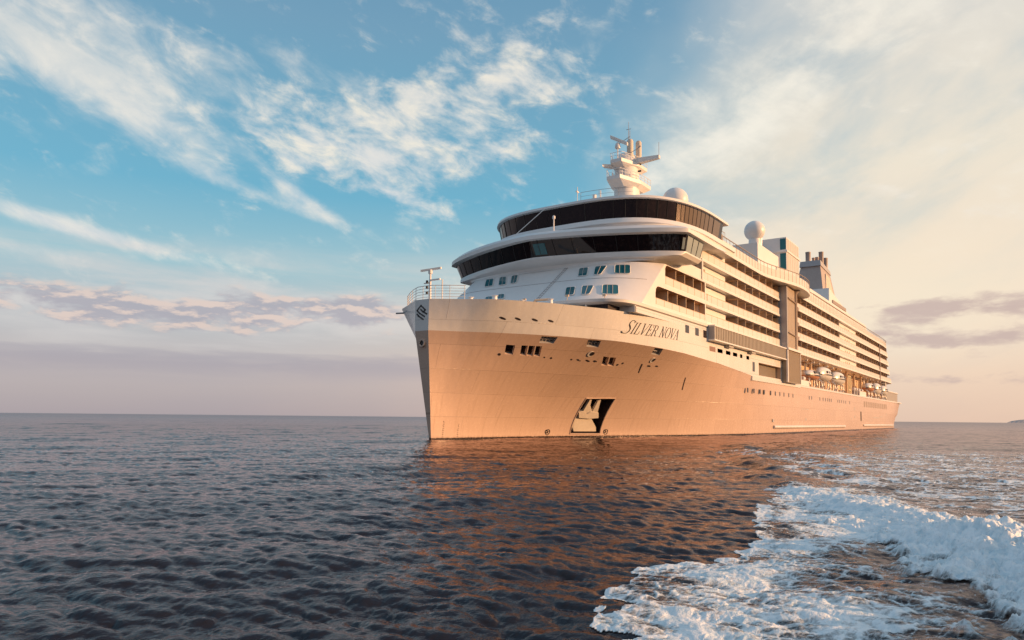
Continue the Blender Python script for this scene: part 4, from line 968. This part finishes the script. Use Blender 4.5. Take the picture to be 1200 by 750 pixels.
# roof deck with its swelling terrace
def bulge(L): 
    if L < 66 or L > 96: return 14.8
    if L < 86: return 14.8 + 2.7 * float(sstep(np.array(L), 66, 85))
    return 14.8 + 2.7 * math.sqrt(max(0, 1 - ((L - 86) / 10) ** 2)) 
edge_ = [(41.0, 14.8)] + [(L, bulge(L)) for L in np.arange(60, 98, .8)] + [(112, 14.8), (205, 14.8), (214, 14.5), (220.5, 13.2)]
def deck_slab(name, H0, H1, inset, mat, bevel=.03):
    o_ = [(a, b_ - inset) for a, b_ in edge_]; o_ = o_ + [(a, -b_) for a, b_ in reversed([(a, min(b_, 14.8)) for a, b_ in o_])]
    mb = MB(); mb.prism([(a, b_, H0) for a, b_ in o_], (0, 0, H1 - H0)); return mb.build(name, mat, ship, bevel=bevel)
deck_slab('roof_deck', TOPD, TOPD + .55, 0, M['white'])
mb = MB(); mb.loft([[(a, b_ - .10, TOPD + .5), (a, b_ - .06, TOPD + .5), (a, b_ - .06, TOPD + 1.85), (a, b_ - .10, TOPD + 1.85)] for a, b_ in edge_]); gp = mb.build('roof_deck_glass', M['rail'], ship)
rail('roof_deck_rail', [(a, b_ - .05, TOPD + .5) for a, b_ in edge_], 1.95, M['brown'], gp, rows=1, post=1.6, r=.05)
# upper tier set back behind, running aft from the terrace
up = [(a, b_ - 1.7) for a, b_ in edge_ if 76 <= a]
mb = MB(); o_ = up + [(a, -min(b_, 13.1)) for a, b_ in reversed(up)]; mb.prism([(a, b_, 27.4) for a, b_ in o_], (0, 0, 1.75)); ut = mb.build('upper_deck', M['white'], ship, bevel=.08)
up2 = [(a, b_) for a, b_ in up if a <= 104]
mb = MB(); mb.loft([[(a, b_ - .1, 29.15), (a, b_, 29.15), (a, b_, 30.1), (a, b_ - .1, 30.1)] for a, b_ in up2]); mb.build('upper_deck_glass', M['rail'], ut)
mb = MB(); mb.box(48, 78, -12, 11.2, 27.3, 29.4); mb.build('pool_deck_house', M['cream'], ship)
mb = MB(); mb.loft([[(100, 12.9, 29.1), (100, 12.9, 30.6), (100, -12, 30.6), (100, -12, 29.1)], [(112, 12.9, 29.1), (112, 12.9, 31.6), (112, -12, 31.6), (112, -12, 29.1)], [(184, 12.9, 29.1), (184, 12.9, 31.4), (184, -12, 31.4), (184, -12, 29.1)], [(192, 12.0, 29.1), (192, 12.0, 29.9), (192, -12, 29.9), (192, -12, 29.1)]]); sunhouse = mb.build('upper_house', M['white'], ship)
for H in (29.8, 30.6):
    mb = MB(); mb.box(114, 183, 12.85, 12.96, H, H + .28); mb.build('louvre', M['brown'], sunhouse)
for L in np.arange(47, 66, 2.3):
    mb = MB(); mb.box(L, L + 1.6, 11.6, 12.6, 27.4, 28.35); mb.build('deck_locker', M['brown'], ship) if L > 60 else mb.build('deck_locker', M['cream'], ship)
mb = MB(); mb.box(45.2, 47.6, 12.2, 14.2, 27.3, 30.2); mb.box(46.0, 46.6, 13.3, 15.0, 28.4, 29.4); mb.build('terrace_stair_house', M['brown'], ship, bevel=.1)
rail('terrace_railing', [(44.5, 14.6, 27.9), (46.0, 14.7, 27.9), (48.5, 14.7, 27.9)], 2.1, M['grey'], rows=3, post=.8)

# lift tower amidships
mb = MB(); mb.box(103, 114, 4.5, 10, 27.3, 41.8); lt = mb.build('lift_tower', M['white'], ship, bevel=.05)
mb = MB(); mb.box(102.7, 114.4, 4.3, 10.25, 38.55, 38.95); mb.build('tower_cornice', M['white'], lt)
for H0, H1 in ((39.15, 41.5), (33.0, 38.3)):
    mb = MB(); mb.box(102.93, 103.05, 8.7, 9.9, H0, H1); mb.build('tower_window', M['teal'], lt)
    mb = MB(); mb.box(103.6, 113.6, 9.93, 10.06, H0, H1); g = mb.build('tower_side_glazing', M['tan'], lt)
    mb = MB()
    for k in range(6): mb.box(104.6 + k * 1.6, 104.7 + k * 1.6, 10.04, 10.1, H0, H1)
    mb.build('mullion', M['white'], g)
mb = MB(); mb.box(102.9, 103.04, 4.9, 6.7, 36.2, 38.0); mb.build('tower_door', M['brown'], lt)
mb = MB(); mb.box(98, 103, 2.0, 6.8, 29, 38.4); mb.build('tower_annex', M['white'], lt)
mb = MB(); mb.tube([(101, 5.0, 38.3), (101, 5.0, 42.4)], .5, 8); mb.build('tower_vent', M['white'], lt)

# tall fin, the shade on its forward face painted grey, and the glazed tower beside it
mb = MB(); mb.box(78.5, 79.1, 12.6, 15.95, 15.2, TOPD - .02); mb.build('tower_fin', M['grey'], ship)
mb = MB(); mb.box(79.1, 84.3, 12.6, 15.9, 15.5, TOPD - .03); gt = mb.build('glazed_tower', M['tan'], ship)
mb = MB()
for k in range(8): mb.box(79.3 + k * .68, 79.37 + k * .68, 15.88, 15.97, 15.5, TOPD - .05)
mb.build('mullion', M['cream'], gt)
for H in (18.0, 24.3): mb = MB(); mb.tube([(79.1, 16.05, H + .3), (84.4, 16.05, H)], .12, 6); mb.build('tower_band', M['brown'], gt)
mb = MB(); mb.box(78.4, 88.4, 14.7, 16.15, 15.15, 15.55); mb.build('tower_sill', M['white'], gt)
mb = MB(); mb.lathe([(.55, 15.5), (.55, 26.2), (1.1, TOPD)], (85.3, 15.6), 14); pp = mb.build('tower_column', M['brown'], ship, smooth=50)
mb = MB(); mb.tube([(86.6, 15.5, 15.6), (86.6, 15.5, TOPD)], .12, 6); mb.build('drain_pipe', M['brown'], ship)
for H in (17.5, 20.2, 23.1): mb = MB(); mb.box(85.8, 86.9, 15.2, 16.1, H, H + .7); mb.build('pipe_bracket', M['brown'], pp)
mb = MB(); mb.box(78.6, 88.0, 12.6, 15.85, 9.3, 15.15); lowt = mb.build('tower_base', M['pewter'], ship)
mb = MB()
for k in range(13): mb.box(78.9 + k * .72, 78.97 + k * .72, 15.83, 15.92, 9.4, 15.1)
mb.build('mullion', M['cream'], lowt)
mb = MB(); mb.box(78.4, 78.9, 15.7, 15.98, 9.3, 15.2); mb.box(87.9, 88.2, 15.7, 15.98, 9.3, 15.2); mb.build('tower_edge', M['white'], lowt)

# forward shell above the hull: band windows, promenade glazing, recess
mb = MB(); mb.box(17.5, 44, 14.0, 14.8, 14.28, 14.96)
mb.build('shell_plating', M['band'], ship)
for L0, L1, H0, H1 in [(32.3, 33.6, 13.5, 14.22), (35.8, 37.1, 13.5, 14.22), (38.8, 40.1, 13.5, 14.22)]:
    mb = MB(); mb.box(L0, L1, 14.7, 14.82, H0, H1 + .3); mb.build('promenade_window', M['grey'] if L0 < 30 else M['cabin'], ship, bevel=.01)
mb = MB(); mb.prism([(L, 12.0, H) for L, H in [(44.0, 10.42), (52, 9.97), (60.3, 9.5), (60.3, 8.72), (79, 8.72), (79, 13.36), (44.0, 13.36)]], (0, 2.815, 0))
sp_ = mb.build('side_plating', [M['band'], M['cream']], ship)
cm = MB(); cm.box(64.4, 77.9, 13.9, 15.2, 9.75, 11.85, 1); cut(sp_, cm)
mb = MB(); mb.box(77.9, 86.0, 13.6, 14.9, 11.9, 13.4); mb.build('side_beam', M['band'], ship)
mb = MB(); mb.box(64.4, 77.9, 13.92, 14.0, 9.75, 11.85); sg = mb.build('recess_screen', M['pewter'], ship)
mb = MB()
for k in range(22): mb.box(64.6 + k * .62, 64.68 + k * .62, 13.98, 14.06, 9.75, 11.85)
mb.build('mullion', M['brown'], sg)
mb = MB(); mb.box(61.0, 62.2, 14.7, 14.83, 10.2, 11.75); mb.build('promenade_window', M['cabin'], ship)
mb = MB(); mb.box(60.4, 92, 14.78, 14.95, 8.75, 9.45); mb.build('side_ledge', M['band'], ship, bevel=.03)
mb = MB(); mb.box(40.6, 78.6, 12.0, 15.75, 13.38, 15.2); pb = mb.build('promenade_glazing', [M['pewter']], ship)
mb = MB(); mb.box(40.45, 40.6, 12.5, 15.8, 13.3, 15.24); mb.build('promenade_end_wall', M['grey'], pb)  # shade of the forward end put into its grey
mb = MB()
for k in range(52): L = 41.3 + k * .72; wdt = .09 if k % 5 == 0 else .035; mb.box(L, L + wdt, 15.73, 15.80, 13.4, 15.18)
mb.build('mullion', M['brown'], pb)
mb = MB(); mb.box(40.4, 78.6, 14.6, 15.85, 15.18, 15.38); mb.box(40.4, 78.6, 14.6, 15.82, 13.22, 13.40); mb.build('promenade_cornice', M['white'], pb)
for L in (47.5, 58.5): mb = MB(); mb.box(L, L + 2.0, 14.7, 15.5, 12.9, 13.22); mb.build('bracket', M['grey'], pb)

# hull rim and lifeboat recess
mb = MB(); mb.box(86, 246, 14.6, 14.92, 8.95, 9.35); mb.build('hull_rim', M['band'], ship, bevel=.03)
mb = MB(); mb.box(86, 246, -14.92, -14.6, 8.95, 9.35); mb.build('hull_rim', M['band'], ship, bevel=.03)
mb = MB(); mb.box(86, 245.5, -14.5, 14.5, 8.8, 9.1); mb.build('boat_deck', M['deck'], ship)
mb = MB(); mb.box(88.0, 101.0, 14.3, 14.6, 9.3, 10.5); mb.build('bulwark_plate', M['white'], ship)
mb = MB(); mb.box(160, 170.5, 14.3, 14.6, 9.3, 10.6); mb.build('bulwark_plate', M['white'], ship)
mb = MB(); mb.box(211, 214, 12.5, 14.2, 9.1, 15.4); mb.build('aft_screen', M['grey'], ship)
mb = MB(); mb.loft([[(a, b_, 9.3), (a, b_ + .02, 12.4), (a, b_ - .2, 12.4), (a, b_ - .2, 9.3)] for a, b_ in [(211.5, 14.4), (240, 14.3), (246, 12.6), (247.5, 9)]]); ab_ = mb.build('aft_bulwark', M['pewter'], ship)
mb = MB(); mb.tube([(211, 14.4, 12.5), (240, 14.35, 12.5), (246, 12.7, 12.5), (247.6, 9, 12.5)], .28, 6); mb.build('aft_cap_rail', M['white'], ab_)
mb = MB(); mb.box(214, 232, -10, 11.5, 9.1, 15.4); mb.build('aft_house', M['cream'], ship)
for L in (97, 110, 124, 138, 151, 162, 173, 184, 197, 210):
    mb = MB(); mb.box(L - .25, L + .25, 12.6, 13.1, 9.1, 15.45); mb.build('boat_deck_pillar', M['cream'], ship)
# davits: curved white arms
def davit(L, par=ship):
    mb = MB(); pts = [(L, 14.2, 9.1), (L, 14.7, 10.0), (L, 14.6, 11.0), (L, 13.7, 11.8)]; mb.tube(pts, .20, 6)
    mb.tube([(L, 12.2, 9.4), (L, 12.4, 14.6), (L, 14.3, 14.9)], .24, 6); return mb.build('davit', M['white'], par)
for L in (101, 107.5, 112.5, 121, 127, 136.5, 174, 181, 187, 195, 201, 208): davit(L)

# funnel
mb = MB(); mb.loft([[(166, 6.0, 29), (207, 5.6, 29), (207, -5.2, 29), (166, -5.6, 29)], [(168, 5.8, 41.2), (203, 5.4, 37.2), (203, -4.6, 37.2), (168, -5.0, 41.2)]]); fbz = mb.build('funnel_base', M['white'], ship)
for k in range(4):
    H = 31.2 + k * 2.0; mb = MB(); mb.box(172, 202 if H < 36 else 192, 5.2, 6.12, H, H + 1.0); mb.build('louvre', M['brown'], fbz)
mb = MB(); mb.loft([[(168.5, 4.0, 41.2), (193, 3.6, 38.2), (193, -3.6, 38.2), (168.5, -4.0, 41.2)], [(171.0, 2.9, 48.9), (186.5, 2.6, 48.4), (186.5, -2.4, 48.4), (171.0, -2.6, 48.9)]]); fu = mb.build('funnel', M['funnel'], ship)
mb = MB(); mb.loft([[(170.4, 3.2, 48.7), (187, 2.8, 48.3), (187, -2.7, 48.3), (170.4, -2.9, 48.7)], [(170.8, 3.0, 50.4), (186.2, 2.7, 49.6), (186.2, -2.5, 49.6), (170.8, -2.7, 50.4)]]); mb.build('funnel_cap', M['grey'], fu)
for L, P, r, h in [(173, -.9, .75, 53.6), (176, 1.0, .55, 52.4), (177.5, 1.9, .7, 54.2), (182.5, 2.0, .8, 53.2), (174.5, .3, .45, 52.0)]:
    mb = MB(); mb.lathe([(r, 49.5), (r, h - .3), (r * 1.1, h - .2), (r * 1.05, h), (r * .75, h), (r * .75, h - .6)], (L, P), 16); mb.build('exhaust_pipe', M['funnel'], fu, smooth=50)
mb = MB(); mb.loft([[(174, 3.9, 42.0), (186, 3.75, 41), (186, 3.55, 41), (174, 3.6, 42)], [(177, 3.3, 47.2), (182.5, 3.2, 46.8), (182.5, 3.0, 46.8), (177, 3.1, 47.2)]]); mb.build('funnel_grille', M['rust'], fu)
mb = MB(); mb.box(191, 198, -4, 4.5, 29, 36); mb.build('aft_funnel_house', M['white'], ship, bevel=.2)

# bow railing and foremast
brp = [(8.0, -10.1), (5.0, -7.8), (3.0, -6.0), (1.4, -4.1), (0.1, -2.4), (-.75, -1.0), (-.85, 0), (-.75, 1.0), (0.2, 2.6), (1.1, 3.8)]
rail('bow_railing', [(a, b_, 14.28) for a, b_ in brp], 1.45, M['white'], rows=5, post=1.5, r=.028, rp=.035)
mb = MB(); mb.tube([(0.2, -.2, 14.2), (0.2, -.2, 17.3)], .16, 8, r1=.10); fm = mb.build('foremast', M['white'], ship)
mb = MB(); mb.tube([(0.2, -.2, 17.2), (0.2, -.2, 17.6)], .22, 8); mb.loft([[tuple(Vector((0.2, -.2, 17.65)) + Vector((.45, .88, .13)).normalized() * s_ + Vector((x_, 0, z_))) for x_, z_ in ((-.09, -.1), (.09, -.1), (.09, .1), (-.09, .1))] for s_ in (-1.0, 1.15)]); mb.build('radar_scanner', M['white'], fm)
mb = MB(); mb.box(0.1, 0.3, -.1, 1.15, 16.45, 16.58); mb.box(.1, .3, -1.0, -.2, 16.2, 16.3); mb.build('light_bracket', M['white'], fm)
for H in (15.2, 15.75, 16.35): mb = MB(); mb.tube([(0.0, -.45, H - .14), (0.0, -.45, H + .14)], .13, 8); mb.build('mast_light', M['black'], fm)
mb = MB(); mb.tube([(1.2, .6, 14.2), (1.2, .6, 16.7)], .07, 6); mb.build('flagpole', M['white'], ship)
for L, P in ((3.6, 2.5), (4.2, 5.2), (8, 6), (9, 9)):
    mb = MB(); mb.lathe([(.3, 14.2), (.22, 14.9), (.36, 15.0), (.0, 15.1)], (L, P), 12); mb.build('bollard', M['white'], ship, smooth=40)
mb = MB(); mb.tube([(8.8, 6.5, 14.2), (8.8, 7.2, 15.0), (9.6, 8.6, 15.1)], .14, 6); mb.build('deck_crane', M['cream'], ship)
mb = MB(); mb.tube([(2.9, -6.3, 13.9), (2.35, -7.1, 13.85)], .10, 6); mb.build('bow_chock', M['grey'], ship)

# ------------------------------------------------------------------ lifeboats hanging in the recess
def lifeboat(L, Lh, low, top, kind, label):
    t_ = thing('lifeboat', label, 'lifeboat', (L, 14.0, low), 'lifeboats hung along the port side')
    def sec(u):      # u from -1 to 1
        return max(.04, (1 - abs(u) ** 2.6)) ** .6
    hm = (top - low) * .42
    mb = MB(); mb.loft([[(u * Lh, math.cos(a) * 1.75 * sec(u), hm + math.sin(a) * hm * (sec(u) * .8 + .2)) for a in np.linspace(math.pi, 2 * math.pi, 9)] for u in np.linspace(-1, 1, 17)]); mb.build('hull', M['boat'] if kind else M['orange'], t_, smooth=50)
    mb = MB(); mb.loft([[(u * Lh * .96, math.cos(a) * 1.62 * sec(u), hm + .05 + (math.sin(a) ** .7 if a not in (0, math.pi) else 0) * (top - low - hm) * sec(u) ** .6) for a in np.linspace(0, math.pi, 11)] for u in np.linspace(-1, 1, 17)]); mb.build('canopy', M['boat'], t_, smooth=50)
    mb = MB(); mb.loft([[(u * Lh, 1.80 * sec(u), hm - .12), (u * Lh, 1.86 * sec(u), hm - .12), (u * Lh, 1.86 * sec(u), hm + .12), (u * Lh, 1.80 * sec(u), hm + .12)] for u in np.linspace(-1, 1, 17)]); mb.build('fender', M['black'], t_)
    for u in (-.5, -.2, .1, .4):
        mb = MB(); mb.box(u * Lh, u * Lh + Lh * .16, 1.15, 1.60, hm + .35, hm + .85); mb.build('window', M['dglass'], t_)
    for u in (-.8, .8):
        mb = MB(); mb.tube([(u * Lh, 0, top - low - .4), (u * Lh, .1, 14.9 - low)], .06, 5); mb.build('fall_wire', M['black'], t_)
lifeboat(116.7, 5.4, 11.2, 14.4, 1, 'white covered lifeboat nearest the bow of the two large tenders')
lifeboat(131.8, 5.4, 11.0, 14.2, 1, 'white covered lifeboat just aft of the first large tender')
lifeboat(104.2, 4.4, 10.9, 13.0, 0, 'small open orange lifeboat beside the tall glazed tower')
lifeboat(177.5, 4.0, 11.0, 13.6, 0, 'small orange lifeboat aft of the yellow boarding ladder frame')
lifeboat(191.0, 4.0, 10.6, 14.2, 1, 'white lifeboat second from the stern end of the boat deck')
lifeboat(204.5, 3.6, 10.6, 14.0, 1, 'white lifeboat nearest the stern by the grey screen')
lad = thing('boarding_ladder', 'pale yellow boarding ladder frame standing between the lifeboats', 'ladder', (147, 14.3, 9.2))
M['yellow'] = paint('pale_yellow_paint', (0.70, 0.58, 0.34), 0.5)
mb = MB(); 
for x_ in (-1.6, 0, 1.6): mb.tube([(x_, 0, 0), (x_, 0, 4.9)], .14, 6)
mb.build('upright', M['yellow'], lad)
mb = MB(); 
for z_ in (1.2, 4.8): mb.tube([(-1.6, 0, z_), (1.6, 0, z_)], .14, 6)
mb.build('crossbar', M['yellow'], lad)

# liferaft canisters along the boat deck edge
for i, L in enumerate((94.0, 98.5, 155.0, 158.5, 162.5, 167.0)):
    r_ = thing('liferaft_canister', ['white liferaft canister beside the glazed tower, foremost of its row', 'white liferaft canister under the small open orange lifeboat', 'white liferaft canister just aft of the yellow boarding ladder', 'white liferaft canister between the yellow ladder and the bulwark plate', 'white liferaft canister at the forward end of the bulwark plate', 'white liferaft canister near the aft orange lifeboat'][i], 'liferaft', (L, 13.9, 10.6), 'liferaft canisters on the boat deck')
    mb = MB(); mb.tube([(-.9, 0, .4), (-.8, 0, .4), (.8, 0, .4), (.9, 0, .4)], .42, 10); mb.build('shell', M['boat'], r_, smooth=50)
    mb = MB(); mb.box(-.6, .6, -.3, .3, -1.4, 0.02); mb.build('cradle', M['grey'], r_)
# curved boat cradles and their struts under the boats
for L in (105, 114.5, 118.8, 129.5, 134, 176, 179.5, 189.5, 192.6, 203, 206):
    mb = MB(); mb.tube([(L, 14.45 + .0 * k, 9.3) if k == 0 else (L + .9 * math.sin(k * .6), 14.45, 9.3 + k * .48) for k in range(5)], .16, 6); mb.build('boat_strut', M['boat'], ship)

# thin line of foam along the hull at the waterline
Ls_ = np.arange(24.0, 62.0, .06); Ds_ = np.arange(0.0, 1.3, .05)
gx = np.repeat(Ls_[None], len(Ds_), 0); base_y = np.array([hb(float(a), 0.0) for a in Ls_])
gy = base_y[None] - .12 + Ds_[:, None]; 
hz = 0.05 + .03 * np.exp(-Ds_[:, None] * 2) + 0 * gx
cv = (0.9 - Ds_[:, None] * 1.1 + .40 * sample(G[1.0], gx * .5, gy) + .35 * sample(G[0.45], gx, gy)) * np.exp(-((gx - 36) / 8.5) ** 2) + .25 * sample(G[3.0], gx * .4, gy) - .25
bf = grid_object('hull_foam', gx, -gy, hz, m_foam, keep=cv > .12, attr=np.clip(cv * 1.3, 0, 1.2)); bf['kind'] = 'stuff'; bf['label'] = 'thin broken line of white foam along the waterline of the hull'

for P_, in ((3.0,), (8.5,), (12.2,)):
    mb = MB(); L_ = faceL(P_, 15.6) - .5; mb.tube([(L_, P_, 15.5), (L_, P_, 15.95)], .05, 5); mb.loft([[(L_ - .15, P_ - .2, 15.9), (L_ - .15, P_ + .2, 15.9), (L_ - .1, P_ + .2, 16.15), (L_ - .1, P_ - .2, 16.15)], [(L_ + .15, P_ - .15, 15.95), (L_ + .15, P_ + .15, 15.95), (L_ + .15, P_ + .15, 16.1), (L_ + .15, P_ - .15, 16.1)]]); mb.build('floodlight', M['cream'], ship)
mb = MB()
for s_ in (-.2, .2): mb.tube([(faceL(4.0, H) - .08, 4.0 + s_, H) for H in (15.6, 17, 18.5, 20, 21.1)], .03, 4)
for k in range(18): H = 15.8 + k * .3; mb.tube([(faceL(4.0, H) - .08, 3.8, H), (faceL(4.0, H) - .08, 4.2, H)], .02, 4)
mb.build('front_ladder', M['grey'], ship)
